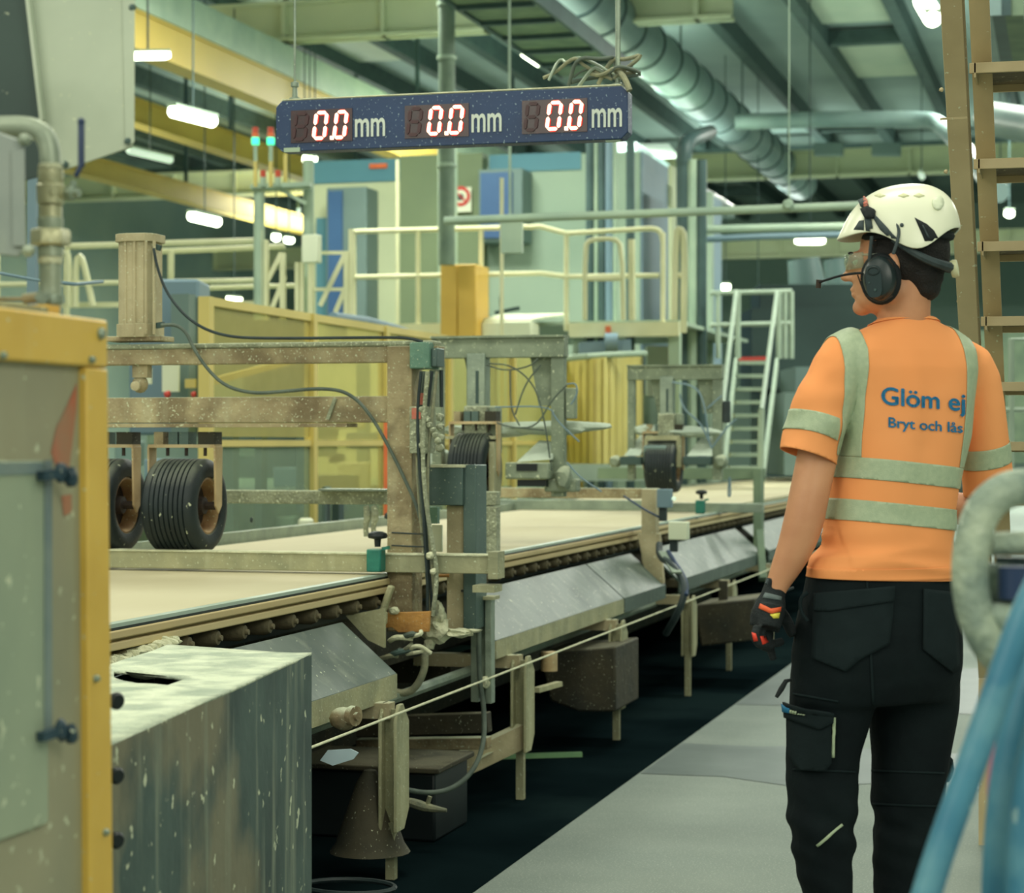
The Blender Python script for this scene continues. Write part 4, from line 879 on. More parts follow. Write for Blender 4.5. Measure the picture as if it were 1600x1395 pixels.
for yy in (832, 852): part('tie', 'cable_dark', t, lambda b: b.tube([onY(612, yy, YG - .065), onY(652, yy + 2, YG - .065), onY(662, yy + 2, YG - .13)], .003, 6))
part('lump', 'plaster', t, lambda b: b.blob(onY(672, 868, YG - .14), .014, 3, sub=2).blob(onY(677, 893, YG - .14), .012, 7, sub=2))
for c_, r, l in ((((240, 388), (246, 420), (262, 462), (300, 505), (350, 526), (420, 529), (600, 527), (640, 528), (660, 534)), .0055, 'black cable draping from the cylinder top onto the gantry beam'),
                 (((252, 508), (276, 507), (292, 520), (300, 540), (322, 575), (352, 604), (395, 615), (440, 612), (500, 606), (545, 612), (580, 648), (615, 712), (640, 765), (655, 800), (662, 840)), .0065, 'long grey cable sagging across both gantry beams down to the post')):
    tag(part('loose_cable', 'cable_dark' if r < .006 else 'cable', None, lambda b: b.tube([onY(px, py, YG - .075) for px, py in c_], r, 8, smooth=3)), l, 'cable')

t = thing('bent_bracket', 'grey bent steel bracket plate standing right of the rusty post', 'bracket', onY(720, 985, 7.4))
yb2 = 7.35
xa_, xb_, xc_ = [onY(p, 690, yb2).x for p in (675, 726, 746)]
z = lambda q: onY(715, q, yb2).z
part('top_box', 'dark_steel', t, lambda b: b.box(xa_, xb_ + .005, yb2 - .04, yb2 + .08, z(789), z(730)), bev=.003)
part('top_lip', 'plaster', t, lambda b: b.box(xa_, xb_ + .01, yb2 - .042, yb2 + .08, z(730), z(726)))
part('side_sheet', 'dark_steel', t, lambda b: b.box(xb_, xc_, yb2 - .02, yb2 + .12, z(982), z(726)), bev=.003)
part('web', 'rust_light', t, lambda b: b.box(onY(698, 690, yb2).x, xb_, yb2 + .0, yb2 + .06, z(984), z(790)), bev=.002)
for px, py in ((706, 872), (719, 884), (722, 923), (706, 893)): part('bolt', 'knob', t, lambda b: b.cyl(onY(px, py, yb2), onY(px, py, yb2 - .01), .005, 8))
tag(part('pin_bolt', 'bracket_orange', None, lambda b: b.cyl(onY(672, 900, yb2), onY(702, 899, yb2), .006, 8)), 'horizontal bolt between the cables and the bent bracket', 'bolt')
t = thing('sensor_plate', 'pale drilled sensor plate between cables and bent bracket', 'sensor', onY(682, 840, 7.5))
part('plate', 'white_plastic', t, lambda b: b.bar(onY(683, 820, 7.5), onY(683, 862, 7.5), .04, .01))
part('head', 'green_box', t, lambda b: b.bar(onY(678, 792, 7.5), onY(678, 818, 7.5), .035, .03))
t = thing('post_bracket', 'orange painted angle bracket at the foot of the rusty post', 'bracket', onY(640, 972, 7.1))
part('angle', 'bracket_orange', t, lambda b: b.prism([onY(590, 958, 7.1), onY(672, 955, 7.1), onY(670, 987, 7.1), onY(622, 988, 7.1), onY(612, 980, 7.1), onY(592, 982, 7.1)], (0, .015, 0)), bev=.002)
part('link', 'leg_paint', t, lambda b: b.bar(onY(612, 915, 7.05), onY(598, 955, 7.05), .035, .02).bar(onY(598, 955, 7.05), onY(597, 975, 7.05), .035, .02), bev=.006)
part('lump', 'plaster', t, lambda b: b.blob(onY(616, 954, 7.08), .014, 3, sx=1.4))
part('base', 'underframe', t, lambda b: b.box(XG(605), XG(700), 7.2, 7.5, .72, ZG(640, 985)), bev=.004)
part('side_plate', 'leg_paint', t, lambda b: b.prism([onY(540, 962, 6.9), onY(600, 950, 6.9), onY(600, 1012, 6.9), onY(575, 1000, 6.9)], (0, .02, 0)))
t = thing('plaster_heap', 'white lump of dried plaster at the foot of the bent bracket', 'plaster', onY(690, 985, 7.15))
part('mass', 'plaster', t, lambda b: b.blob(onY(682, 984, 7.2), .045, 3, amp=.6, sx=1.1, sz=.9, sub=3).blob(onY(687, 960, 7.2), .03, 6, amp=.6, sz=1.4, sx=.7, sub=3).blob(onY(715, 988, 7.2), .03, 9, amp=.7, sx=1.8, sz=.5, sub=3).blob(onY(740, 985, 7.2), .014, 4, sx=2.2, sz=.5, sub=2).blob(onY(672, 1005, 7.2), .02, 1, amp=.6, sub=2))
t = thing('rag_tangle', 'tangle of dusty hoses and plaster scraps under the post bracket', 'hose', onY(610, 1010, 7))
rnd = random.Random(5)
for k in range(9):
    x, y = rnd.uniform(592, 640), rnd.uniform(995, 1030)
    part('strand', rnd.choice(['hose_dust', 'plaster', 'cable', 'dark_steel']), t, lambda b: b.tube([onY(x, y, 6.95), onY(x + rnd.uniform(5, 20), y - rnd.uniform(2, 14), 6.92), onY(x + rnd.uniform(15, 40), y + rnd.uniform(-16, 6), 6.95)], rnd.uniform(.006, .012), 8, smooth=2))
tag(part('curved_hose', 'hose_dust', None, lambda b: b.tube([onY(664, 1020, 7.1), onY(664, 1045, 7.1), onY(652, 1072, 7.1), onY(635, 1084, 7.1), onY(612, 1080, 7.1)], .013, 12, smooth=2)), 'thick dusty hose curling under the cover below the rusty post', 'hose')
t = thing('strut_channel', 'slotted aluminium strut hanging right of the bent bracket', 'strut', onY(752, 1095, 7.5))
ys_ = 7.45
part('channel', 'galv', t, lambda b: b.box(onY(760, 690, ys_).x, onY(770, 690, ys_).x, ys_ - .02, ys_ + .03, ZG(750, 1098, ys_), ZG(750, 935, ys_)).box(onY(738, 690, ys_).x, onY(750, 690, ys_).x, ys_ - .02, ys_ + .03, ZG(750, 1096, ys_), ZG(750, 988, ys_)).box(onY(750, 690, ys_).x, onY(760, 690, ys_).x, ys_ + .01, ys_ + .02, ZG(750, 1092, ys_), ZG(750, 940, ys_)), bev=.002)
part('top_plate', 'leg_paint', t, lambda b: b.box(onY(742, 690, ys_).x, onY(775, 690, ys_).x, ys_ - .03, ys_ + .05, ZG(750, 936, ys_), ZG(750, 931, ys_)))
part('knot', 'plaster', t, lambda b: b.blob(onY(756, 1066, ys_ - .03), .022, 3, amp=.7, sub=2))
tag(part('hanging_cable', 'cable', None, lambda b: b.tube([onY(748, 940, 7.4), onY(748, 1000, 7.4), onY(749, 1060, 7.4), onY(757, 1110, 7.4), onY(756, 1165, 7.3), onY(738, 1208, 7.2), (lambda p: p)(onY(705, 1234, 7.1)), onY(668, 1240, 7.0), onY(625, 1232, 6.9)], .009, 10, smooth=3)), 'long grey cable looping from the aluminium strut down under the conveyor', 'cable')
def cab2(b):
    b.tube([onY(1030, 850, 11.0), onY(1030, 870, 10.9), onY(1048, 880, 10.7), onY(1068, 905, 10.6), onY(1070, 930, 10.5), onY(1058, 960, 10.5), onY(1040, 990, 10.6)], .018, 8, smooth=2)
M('cable_blue', (40, 62, 92), (32, 50, 78), .5, bump=0)
t = thing('cable_bundle', 'dark blue cable bundle falling over the cover below the junction boxes', 'cable', onY(1060, 900, 10.6))
part('cable', 'cable_dark', t, cab2)
part('cable', 'cable_blue', t, lambda b: b.tube([onY(1044, 862, 10.9), onY(1056, 880, 10.7), onY(1073, 908, 10.6), onY(1072, 930, 10.5)], .012, 8, smooth=2))
part('cable', 'cable_blue', t, lambda b: b.tube([onY(975, 775, 11.2), onY(1005, 795, 11.1), onY(1030, 808, 11.1)], .006, 8, smooth=2))
part('guide_strip', 'galv', t, lambda b: b.bar(onY(1036, 862, 10.9), onY(1058, 895, 10.6), .05, .01))
# ------------------------------------------------------------------ stained box
M('box_side', (72, 92, 86), (48, 66, 64), .65, scale=3.4, speck=.6, speck_scale=12, bump=.25, streak=.75, stc=(136, 146, 126), blot=.6, bc=(140, 132, 102))
M('box_top', (214, 222, 196), (176, 188, 166), .9, scale=14, speck=.3, bump=1.0, blot=.5, bc=(134, 150, 136))
zb = .903
A = onZ(487, 1020, zb); B = onZ(180, 1159, zb); 
dirn = (B - A).normalized(); B2 = B + dirn * .5
D0 = onZ(262, 1008, zb); D1 = D0 + (B2 - A)
t = thing('stained_box', 'large dark stained steel box with a white plaster covered top', 'box', (A.x, A.y, 0))
q = [Vector((p.x, p.y, 0)) for p in (A, B2, D1, D0)]
def plate(b, p, q_, z0, z1, th=.006):
    n = (q_ - p).cross(Vector((0, 0, 1))).normalized() * th
    b.prism([(p.x, p.y, z0), (q_.x, q_.y, z0), (q_.x, q_.y, z1), (p.x, p.y, z1)], n)
part('front_sheet', 'box_side', t, lambda b: plate(b, q[0], q[1], 0, zb - .002), bev=.001)
part('end_sheet', 'box_side', t, lambda b: plate(b, q[3], q[0], 0, zb - .002))
part('back_sheet', 'box_side', t, lambda b: plate(b, q[2], q[3], 0, zb - .03))
# top with a hole
hole = [onZ(178, 1047, zb), onZ(200, 1048, zb), onZ(290, 1061, zb), onZ(262, 1071, zb), onZ(215, 1068, zb), onZ(178, 1058, zb)]
def top(b):
    out = [A.lerp(B2, .0), A.lerp(B2, .45), A.lerp(B2, 1), D1, D0.lerp(D1, .5), D0]
    bm = bmesh.new()
    ov = [bm.verts.new((p.x, p.y, zb)) for p in out]; hv = [bm.verts.new((p.x, p.y, zb)) for p in hole]
    oe = [bm.edges.new((ov[i], ov[(i + 1) % len(ov)])) for i in range(len(ov))]; he = [bm.edges.new((hv[i], hv[(i + 1) % len(hv)])) for i in range(len(hv))]
    bmesh.ops.triangle_fill(bm, use_beauty=True, edges=oe + he)
    r = bmesh.ops.subdivide_edges(bm, edges=bm.edges[:], cuts=7, use_grid_fill=True)
    for v in bm.verts: v.co.z += .004 * noise.noise(v.co * 9)
    b.add([v.co.copy() for v in bm.verts], [tuple(v.index for v in f.verts) for f in bm.faces] if not bm.verts.index_update() else []); bm.free()
o = part('top_sheet', 'box_top', t, top, smooth=80)
sm = o.modifiers.new('s', 'SOLIDIFY'); sm.thickness = .006; sm.offset = -1
part('torn_flap', 'box_top', t, lambda b: b.add([onZ(195, 1049, zb + .002), onZ(262, 1056, zb + .002), onZ(228, 1062, zb - .02), onZ(205, 1058, zb - .02)], [(0, 1, 2, 3)]))
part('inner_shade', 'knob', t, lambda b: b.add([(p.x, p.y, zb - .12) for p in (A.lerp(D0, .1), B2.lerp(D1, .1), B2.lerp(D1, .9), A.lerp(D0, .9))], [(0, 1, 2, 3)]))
for k in range(3):
    c = onZ(184, (1095, 1211, 1312)[k], (zb, .75, .62)[k]) if 0 else onX(183, (1095, 1212, 1313)[k], -1.5)
    part('hose_end', 'knob', t, lambda b: b.lathe(c, (1, -.6, 0), [(.008, -.014), (.013, -.008), (.014, .0), (.010, .005), (0, .005)], 16))
t = thing('plaster_ridge', 'rough ridge of spilled plaster between belt and stained box', 'plaster', onZ(220, 1020, .86))
rnd = random.Random(2)
def ridge(b):
    for k in range(12):
        b.blob(onY(170 + k * 9, 1036 - k * 3.2, 5.0 + .03 * k), rnd.uniform(.014, .024), k, amp=.6, sx=1.8, sz=.8, sub=2)
part('crumbs', 'plaster', t, ridge)

# ------------------------------------------------------------------ yellow framed guard
M('guard_yellow', (220, 184, 86), (206, 168, 74), .45, scale=5, speck=.12, speck_scale=40, bump=.08, streak=.18, stc=(218, 200, 130))
M('guard_sheet', (158, 154, 126), (142, 142, 118), .35, scale=3, speck=.4, speck_scale=26, bump=.05, streak=.3, stc=(170, 172, 142))
M('guard_door', (158, 170, 144), (144, 158, 136), .25, scale=3, speck=.35, speck_scale=26, bump=.04, streak=.35, stc=(164, 176, 146))
M('guard_red', (180, 104, 78), (150, 128, 100), .5, scale=9, bump=0)
M('latch', (50, 72, 84), (40, 60, 70), .4, scale=30, speck=.6, bump=.1)
XG0 = -1.3
def yz(px, py): p = onX(px, py, XG0); return p
tl, tr_ = yz(-60, 472), yz(169, 500)
y0, y1, ztp = yz(-90, 500).y, tr_.y, tr_.z
ybar = yz(136, 600).y
t = thing('guard_enclosure', 'yellow framed machine guard with a greyish clear window at the left', 'machine guard', (XG0, y1, 0))
zi = yz(140, 573).z
part('top_frame', 'guard_yellow', t, lambda b: b.box(XG0 - .03, XG0, y0, y1 + .0, zi, ztp), bev=.004)
part('stile', 'guard_yellow', t, lambda b: b.prism([(XG0 - .03, ybar, zi - .001), (XG0 - .03, y1, zi - .001), (XG0 - .03, y1 + .035, .0), (XG0 - .03, ybar + .02, .0)], (.03, 0, 0)), bev=.003)
part('end_return', 'guard_yellow', t, lambda b: b.box(XG0 - .33, XG0 - .031, y1 - .03, y1 - .005, 0, ztp - .01))
part('window_sheet', 'guard_sheet', t, lambda b: b.box(XG0 - .022, XG0 - .012, y0, ybar + .02, 0, zi))
part('red_tape', 'guard_red', t, lambda b: b.prism([yz(132, 600), yz(130, 640), yz(122, 740), yz(106, 742), yz(92, 700), yz(104, 660), yz(122, 620)], (.0, 0, 0)) if 0 else b.add([Vector((XG0 - .011, 0, 0)) + Vector((0, yz(px, py).y, yz(px, py).z)) for px, py in ((132, 598), (131, 640), (120, 738), (104, 742), (92, 706), (100, 668), (116, 635))], [tuple(range(7))]))
part('red_tape', 'guard_red', t, lambda b: b.add([Vector((XG0 - .011, yz(px, py).y, yz(px, py).z)) for px, py in ((108, 775), (124, 772), (124, 800), (112, 806))], [(0, 1, 2, 3)]))
dd = part('door', 'guard_door', t, lambda b: b.box(XG0 - .011, XG0 - .004, y0, yz(80, 800).y, yz(80, 1140).z - .12, yz(80, 719).z), bev=.001)
def strip(b):
    b.box(XG0 - .0039, XG0 - .002, yz(73, 800).y, yz(84, 800).y, yz(80, 1150).z, yz(80, 719).z)
M('seal', (104, 122, 124), (132, 146, 138), .3, scale=9, bump=.05)
part('seal_strip', 'seal', dd, strip)
part('seal_strip', 'seal', dd, lambda b: b.box(XG0 - .0039, XG0 - .002, y0, yz(70, 800).y, yz(60, 741).z, yz(60, 722).z))
for py in (738, 1140):
    def lt(b):
        c = yz(82, py); b.blob((c.x + .012, c.y, c.z), .011, py, amp=.3, sx=.8, sz=1.3, sub=2)
        b.blob((c.x + .02, c.y + .012, c.z - .006), .009, 3, amp=.4, sz=1.5, sub=2); b.bar((c.x + .004, c.y - .04, c.z - .004), (c.x + .012, c.y, c.z), .012, .012)
    part('wing_latch', 'latch', t, lt, label='dark blue wing latch')
for px, py, r in ((156, 521, .008), (141, 562, .005), (148, 1060, .005), (163, 1300, .005), (2, 555, .005)):
    part('bolt', 'galv', t, lambda b: b.lathe(yz(px, py), (1, 0, 0), [(r, -.002), (r, .004), (r * .7, .007), (0, .007)], 12))
part('top_board', 'leg_paint', t, lambda b: b.box(XG0 - .20, XG0 - .04, yz(30, 500).y, yz(118, 500).y, ztp - .002, ztp + .012))
part('top_board', 'orange_yellow', t, lambda b: b.box(XG0 - .20, XG0 - .04, yz(119, 500).y, yz(136, 500).y, ztp - .002, ztp + .016))

# ------------------------------------------------------------------ grey hood above left
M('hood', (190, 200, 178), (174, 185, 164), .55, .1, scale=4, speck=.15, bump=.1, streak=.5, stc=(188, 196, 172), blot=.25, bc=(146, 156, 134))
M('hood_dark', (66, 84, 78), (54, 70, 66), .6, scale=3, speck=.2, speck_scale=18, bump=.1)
Dh = 3.35
t = thing('hood_box', 'big grey sheet metal hood hanging at the upper left', 'hood', at(120, 120, Dh))
n = at(100, 100, Dh + .02) - at(100, 100, Dh)
fp = [at(px, py, Dh) for px, py in ((36, -60), (211, -60), (210, 218), (207, 230), (102, 266), (96, 264), (66, 186))]
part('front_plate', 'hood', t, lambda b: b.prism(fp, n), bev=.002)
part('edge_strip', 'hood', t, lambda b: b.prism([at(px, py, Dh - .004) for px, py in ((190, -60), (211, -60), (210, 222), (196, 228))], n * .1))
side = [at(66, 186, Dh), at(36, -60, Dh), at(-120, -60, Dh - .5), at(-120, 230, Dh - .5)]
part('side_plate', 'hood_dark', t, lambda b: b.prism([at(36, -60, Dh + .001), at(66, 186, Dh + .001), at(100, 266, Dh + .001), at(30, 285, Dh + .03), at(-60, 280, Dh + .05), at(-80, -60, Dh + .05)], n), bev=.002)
part('fold_edge', 'hood', t, lambda b: b.bar(at(38, -60, Dh - .01), at(67, 188, Dh - .01), .006, .012))
part('hanger', 'hood_dark', t, lambda b: b.cyl(at(120, -60, Dh + .1), at(120, -60, Dh + .1) + Vector((0, 0, 5.2)), .02, 8))
for px, py in ((207, 12), (200, 221), (101, 257)): part('screw', 'dark_steel', t, lambda b: b.lathe(at(px, py, Dh), (at(px, py, Dh - .1) - at(px, py, Dh)), [(.006, 0), (.006, .004), (.003, .006), (0, .006)], 10))
# pipe with fittings
M('brass', (190, 188, 150), (166, 166, 134), .35, .35, scale=14, speck=.2, bump=.2)
M('steel_pipe', (166, 176, 154), (140, 152, 134), .4, .25, scale=10, speck=.2, bump=.15)
Dp = 2.95
k = Dp / F
t = thing('water_pipe', 'galvanised elbow pipe with ball valve fittings dropping onto the guard', 'pipe', at(79, 480, Dp))
part('elbow', 'steel_pipe', t, lambda b: b.tube([at(-60, 198, Dp), at(0, 198, Dp), at(38, 197, Dp), at(64, 204, Dp), at(77, 225, Dp), at(79, 262, Dp)], .0145, 18, smooth=2))
def ln(b, segs):
    return b.lathe(at(79, 475, Dp), (0, 0, 1), [(r * k, (475 - y) * k) for y, r in segs], 24)
part('thread_ring', 'plaster', t, lambda b: ln(b, [(264, 19), (258, 19), (256, 16)]))
part('valve_body', 'brass', t, lambda b: ln(b, [(320, 18), (319, 20), (308, 21), (290, 22), (287, 19), (284, 20), (266, 20), (265, 18)]))
part('ball_housing', 'brass', t, lambda b: b.lathe(at(79, 302, Dp), (1, 0, 0), [(20 * k, -8 * k), (20 * k, 12 * k), (10 * k, 16 * k), (10 * k, 24 * k), (0, 24 * k)], 16))
part('nipple', 'brass', t, lambda b: ln(b, [(340, 18), (322, 18)]))
part('reducer', 'steel_pipe', t, lambda b: ln(b, [(358, 19), (345, 20), (341, 20), (340, 18)]))
part('union_nut', 'brass', t, lambda b: b.lathe(at(79, 384, Dp), (0, 0, 1), [(28 * k, 0), (31 * k, 3 * k), (31 * k, 22 * k), (28 * k, 26 * k)], 6), label='hexagonal union nut')
part('lower_collar', 'steel_pipe', t, lambda b: ln(b, [(401, 20), (385, 20)]))
part('tape_ring', 'plaster', t, lambda b: ln(b, [(412, 19), (402, 19)]))
part('lower_pipe', 'steel_pipe', t, lambda b: ln(b, [(486, 17), (412, 17)]))
part('hose_clamp', 'galv', t, lambda b: ln(b, [(474, 22), (462, 22), (461, 18)]).bar(at(58, 460, Dp - .03), at(74, 472, Dp - .03), .012, .012))
part('clamp_screw', 'rust', t, lambda b: b.cyl(at(-20, 467, Dp), at(40, 467, Dp), .003, 8).cyl(at(36, 467, Dp), at(62, 464, Dp), .0075, 10))
part('stem', 'galv', t, lambda b: b.lathe(at(103, 302, Dp), (1, 0, 0), [(.008, 0), (.011, .004), (.011, .01), (.007, .012), (.007, .02), (0, .02)], 6).cyl(at(113, 302, Dp), at(114, 282, Dp), .005, 8))
M('lever_blue', (38, 58, 90), (32, 50, 80), .45, bump=.05)
part('lever', 'lever_blue', t, lambda b: b.bar(at(127, 190, Dp), at(127, 262, Dp), .009, .006).bar(at(127, 258, Dp), at(118, 277, Dp), .009, .006).blob(at(127, 190, Dp), .0055, 0, amp=0), bev=.002, label='dark blue plastic coated lever')
# small enclosure left of pipe
Ds = 2.85
t = thing('gauge_box', 'small grey sheet box at the left picture edge beside the elbow pipe', 'box', at(10, 300, Ds))
M('gauge_grey', (150, 158, 150), (134, 144, 138), .5, .1, scale=5, bump=.1, streak=.3)
part('body', 'gauge_grey', t, lambda b: b.prism([at(px, py, Ds) for px, py in ((-60, 195), (-10, 205), (38, 222), (40, 384), (30, 402), (-60, 392))], n * 2), bev=.002)
part('cover_strip', 'gauge_grey', t, lambda b: b.prism([at(px, py, Ds - .006) for px, py in ((18, 234), (37, 234), (40, 384), (20, 384))], n * .25))
for px, py in ((40, 218), (46, 392)): part('latch_nut', 'steel_pipe', t, lambda b: b.blob(at(px, py, Ds - .01), .008, px, amp=.4, sub=2).lathe(at(px - 3, py, Ds), (at(px, py, Ds - .1) - at(px, py, Ds)), [(.009, 0), (.009, .006), (0, .008)], 6))
part('support', 'hood_dark', t, lambda b: b.bar(at(-40, 205, Ds + .06), at(-40, 478, Ds + .06), .02, .02))
tag(part('narrow_duct', 'slate_blue', None, lambda b: b.bar(at(52, 275, 12), (at(50, 470, 12).x, at(50, 470, 12).y, 0), .05, .05)), 'pale blue upright behind the elbow pipe', 'upright')
tag(part('thin_wire', 'slate_blue', None, lambda b: b.tube([at(-10, 425, 9), at(60, 438, 9), at(118, 444, 9), at(160, 440, 9.5)], .008, 6)), 'thin grey wire line above the guard behind the pipe', 'wire')

# ------------------------------------------------------------------ display
M('display_blue', (34, 60, 98), (30, 54, 90), .45, scale=6, speck=1.0, speck_scale=45, sc=(140, 162, 172), bump=.1, dust=.8, dc=(176, 192, 176))
M('led_window', (52, 24, 30), (40, 20, 26), .3, scale=30, speck=.4, speck_scale=110, sc=(120, 60, 60), bump=0)
M('led_off', (64, 30, 34), (56, 28, 32), .4, bump=0)
led = M('led', (255, 205, 180), (255, 205, 180), emit=2.6, bump=0)
M('led_halo', (214, 50, 38), (214, 50, 38), emit=1.2, bump=0)
M('print_white', (206, 216, 204), (196, 206, 196), .5, bump=0)
Yd = 6.9
def XD(px): return onY(px, 690, Yd).x
xl, xr = XD(431), XD(981); zt, zb_ = 2.562, 2.386
t = thing('digital_display', 'long dark blue display reading 0.0 mm three times, hanging from two wires', 'display', ((xl + xr) / 2, Yd, zb_))
ch = .022
part('housing', 'display_blue', t, lambda b: b.prism([(xl, Yd, zb_ + ch), (xl, Yd, zt - ch), (xl + ch, Yd, zt), (xr - ch, Yd, zt), (xr, Yd, zt - ch), (xr, Yd, zb_ + ch), (xr - ch, Yd, zb_), (xl + ch, Yd, zb_)], (0, .07, 0)), bev=.003)
SEG = [((0, 1), (1, 1)), ((1, 1), (1, .5)), ((1, .5), (1, 0)), ((1, 0), (0, 0)), ((0, 0), (0, .5)), ((0, .5), (0, 1)), ((0, .5), (1, .5))]
def segs(b, x, z, w_, h, th, which, y, dep=.004):
    for i in which:
        (ax, az), (bx, bz) = SEG[i]
        p = Vector((x + ax * w_ + az * h * .13, 0, z + az * h)); q_ = Vector((x + bx * w_ + bz * h * .13, 0, z + bz * h))
        d = (q_ - p).normalized(); nn = Vector((-d.z, 0, d.x)) * th / 2; p += d * .0025; q_ -= d * .0025
        pts = [p, p + d * th * .5 + nn, q_ - d * th * .5 + nn, q_, q_ - d * th * .5 - nn, p + d * th * .5 - nn]
        b.prism([(v.x, y, v.z) for v in pts], (0, -dep, 0))
for (w0, w1, d0, d1, m0, zc) in ((455, 549, (489, 515), (521, 546), 555, 2.470), (633, 731, (668, 694), (700, 727), 737, 2.470), (816, 916, (853, 881), (887, 913), 925, 2.470)):
    hh = .087
    zz = zc - hh / 2
    part('led_window', 'led_window', t, lambda b: b.box(XD(w0), XD(w1) + .004, Yd - .003, Yd + .001, zz - .012, zz + hh + .012))
    def dg(b, px, which, th, y): b_ = XD(px[0]) + .005; segs(b, b_, zz, XD(px[1]) - XD(px[0]) - .022, hh, th, which, y)
    part('unlit_digit', 'led_off', t, lambda b: dg(b, (w0 + 2, w0 + 29), range(7), .012, Yd - .0031))
    for px in (d0, d1):
        dgt = part('digit', 'led', t, lambda b: dg(b, px, range(6), .0108, Yd - .0075))
        part('digit_glow', 'led_halo', dgt, lambda b: dg(b, px, range(6), .0165, Yd - .0031))
    pt = part('decimal_point', 'led', t, lambda b: b.box(XD(d1[0]) - .0085, XD(d1[0]) + .0025, Yd - .0115, Yd - .0031, zz - .006, zz + .006))
    me = text_mesh('mm', .098, ext=.001, bold=.0012)
    me.transform(Matrix.Rotation(R(90), 4, 'X')); 
    xs = [v.co.x for v in me.vertices]; zs = [v.co.z for v in me.vertices]
    W = XD(m0 + 47) - XD(m0); hgt = .062
    for v in me.vertices:
        v.co.x = XD(m0) + (v.co.x - min(xs)) / (max(xs) - min(xs)) * W + (v.co.z) * .0 - t.location.x
        v.co.z = zz + (v.co.z - min(zs)) / (max(zs) - min(zs)) * hgt - t.location.z
        v.co.y = v.co.y - t.location.y + Yd - .002
    me.materials.append(MATS['print_white']); o = bpy.data.objects.new('unit_text', me); COL.objects.link(o); o.parent = t
part('maker_plate', 'grey_pipe', t, lambda b: b.box(XD(444), XD(469), Yd - .003, Yd, zb_ - .002, zb_ + .013))
part('top_dust', 'plaster', t, lambda b: b.box(xl + ch, xr - ch, Yd - .001, Yd + .07, zt, zt + .005), bev=.002)
part('foot', 'grey_pipe', t, lambda b: b.box(XD(945), XD(968), Yd + .01, Yd + .03, zb_ - .006, zb_))
for px in (455, 962):
    part('hanging_wire', 'galv', t, lambda b: b.cyl((XD(px), Yd + .035, zt), (XD(px), Yd + .035, ZC), .0045 if px < 500 else .009, 8))
    part('wire_grip', 'galv', t, lambda b: b.lathe((XD(px), Yd + .035, zt), (0, 0, 1), [(.02, 0), (.02, .012), (.01, .016), (.008, .05), (.014, .052), (.014, .066), (.005, .07)], 12))
t = thing('cable_tangle', 'tangle of dusty cables on top of the display at its right end', 'cable', (XD(910), Yd, zt))
rnd = random.Random(9)
for i in range(9):
    x = XD(rnd.uniform(845, 940)); z0 = zt + .004
    pts = [(x, Yd + .03, z0 + rnd.uniform(.0, .05))]
    for k in range(3): pts.append((x + (k + 1) * rnd.uniform(.03, .06), Yd + rnd.uniform(0, .06), z0 + rnd.uniform(.03, .11)))
    pts.append((XD(rnd.uniform(950, 968)), Yd + .03, z0 + rnd.uniform(.02, .05)))
    part('strand', rnd.choice(['hose_dust', 'cable', 'galv']), t, lambda b: b.tube(pts, rnd.uniform(.004, .007), 8, smooth=2))
part('strand', 'hose_dust', t, lambda b: b.tube([(XD(960), Yd + .03, zt + .06), (XD(975), Yd, zt + .03), (XD(985), Yd - .01, zt - .02)], .01, 8, smooth=2))

# ------------------------------------------------------------------ ladder stair at right
M('ladder_paint', (188, 172, 132), (172, 156, 118), .55, scale=5, speck=.12, speck_scale=30, bump=.12)
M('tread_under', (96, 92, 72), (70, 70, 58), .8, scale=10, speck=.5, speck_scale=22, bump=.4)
XLd = -.40
t = thing('ship_ladder', 'steep tan steel stair with open treads seen from below at the right', 'stair', (XLd, 5.9, 0))
def sl(px, py, X): return onX(px, py, X)
pA, pB = sl(1464, -80, XLd), sl(1529, 1060, XLd)
slope = (pB - pA).normalized()
nrm = slope.cross(Vector((1, 0, 0))).normalized()
wf = .062
def string(b, x, w_, dep):
    # flange (faces us) and web
    nn = Vector((0, 1, 1)).normalized()
    b.prism([Vector((x, pA.y, pA.z)), Vector((x + w_, pA.y, pA.z)), Vector((x + w_, pB.y, pB.z)), Vector((x, pB.y, pB.z))], nn * .008)
    b.prism([Vector((x + w_ - .008, pA.y, pA.z)), Vector((x + w_, pA.y, pA.z)), Vector((x + w_, pB.y, pB.z)), Vector((x + w_ - .008, pB.y, pB.z))], nn * dep)
part('stringer', 'ladder_paint', t, lambda b: string(b, XLd, wf, .02), bev=.002)
nn = Vector((0, 1, 1)).normalized()
sh = Vector((0, .10, .10))
part('inner_flange', 'ladder_paint', t, lambda b: b.prism([Vector((XLd + .064, pA.y, pA.z)) + sh, Vector((XLd + .118, pA.y, pA.z)) + sh, Vector((XLd + .118, pB.y, pB.z)) + sh, Vector((XLd + .064, pB.y, pB.z)) + sh], nn * .01))
part('weld_seam', 'ladder_paint', t, lambda b: b.bar(sl(1470, 186, XLd - .002), sl(1510, 184, XLd + .06) , .006, .006))
wd = .95
for i in range(-1, 9):
    py = (-32, 100, 235, 358, 476, 585, 690, 792, 890, 985)[i + 1]
    p = sl(1478, py, XLd)
    zt_, yy = p.z, onX(1478 + .057 * (py - 100), py, XLd).y
    tr = part('tread', 'ladder_paint', t, lambda b: b.box(XLd + wf + .0, XLd + wf + wd, yy, yy + .012, zt_ - .028, zt_).box(XLd + wf, XLd + wf + wd, yy + .012, yy + .31, zt_ - .008, zt_).box(XLd + wf, XLd + wf + wd, yy + .30, yy + .31, zt_ - .034, zt_ - .008).box(XLd + wf + .012, XLd + wf + .018, yy, yy + .29, zt_ - .04, zt_), bev=.001)
    part('under_plate', 'tread_under', tr, lambda b: b.box(XLd + wf + .02, XLd + wf + wd, yy + .014, yy + .298, zt_ - .014, zt_ - .0085))
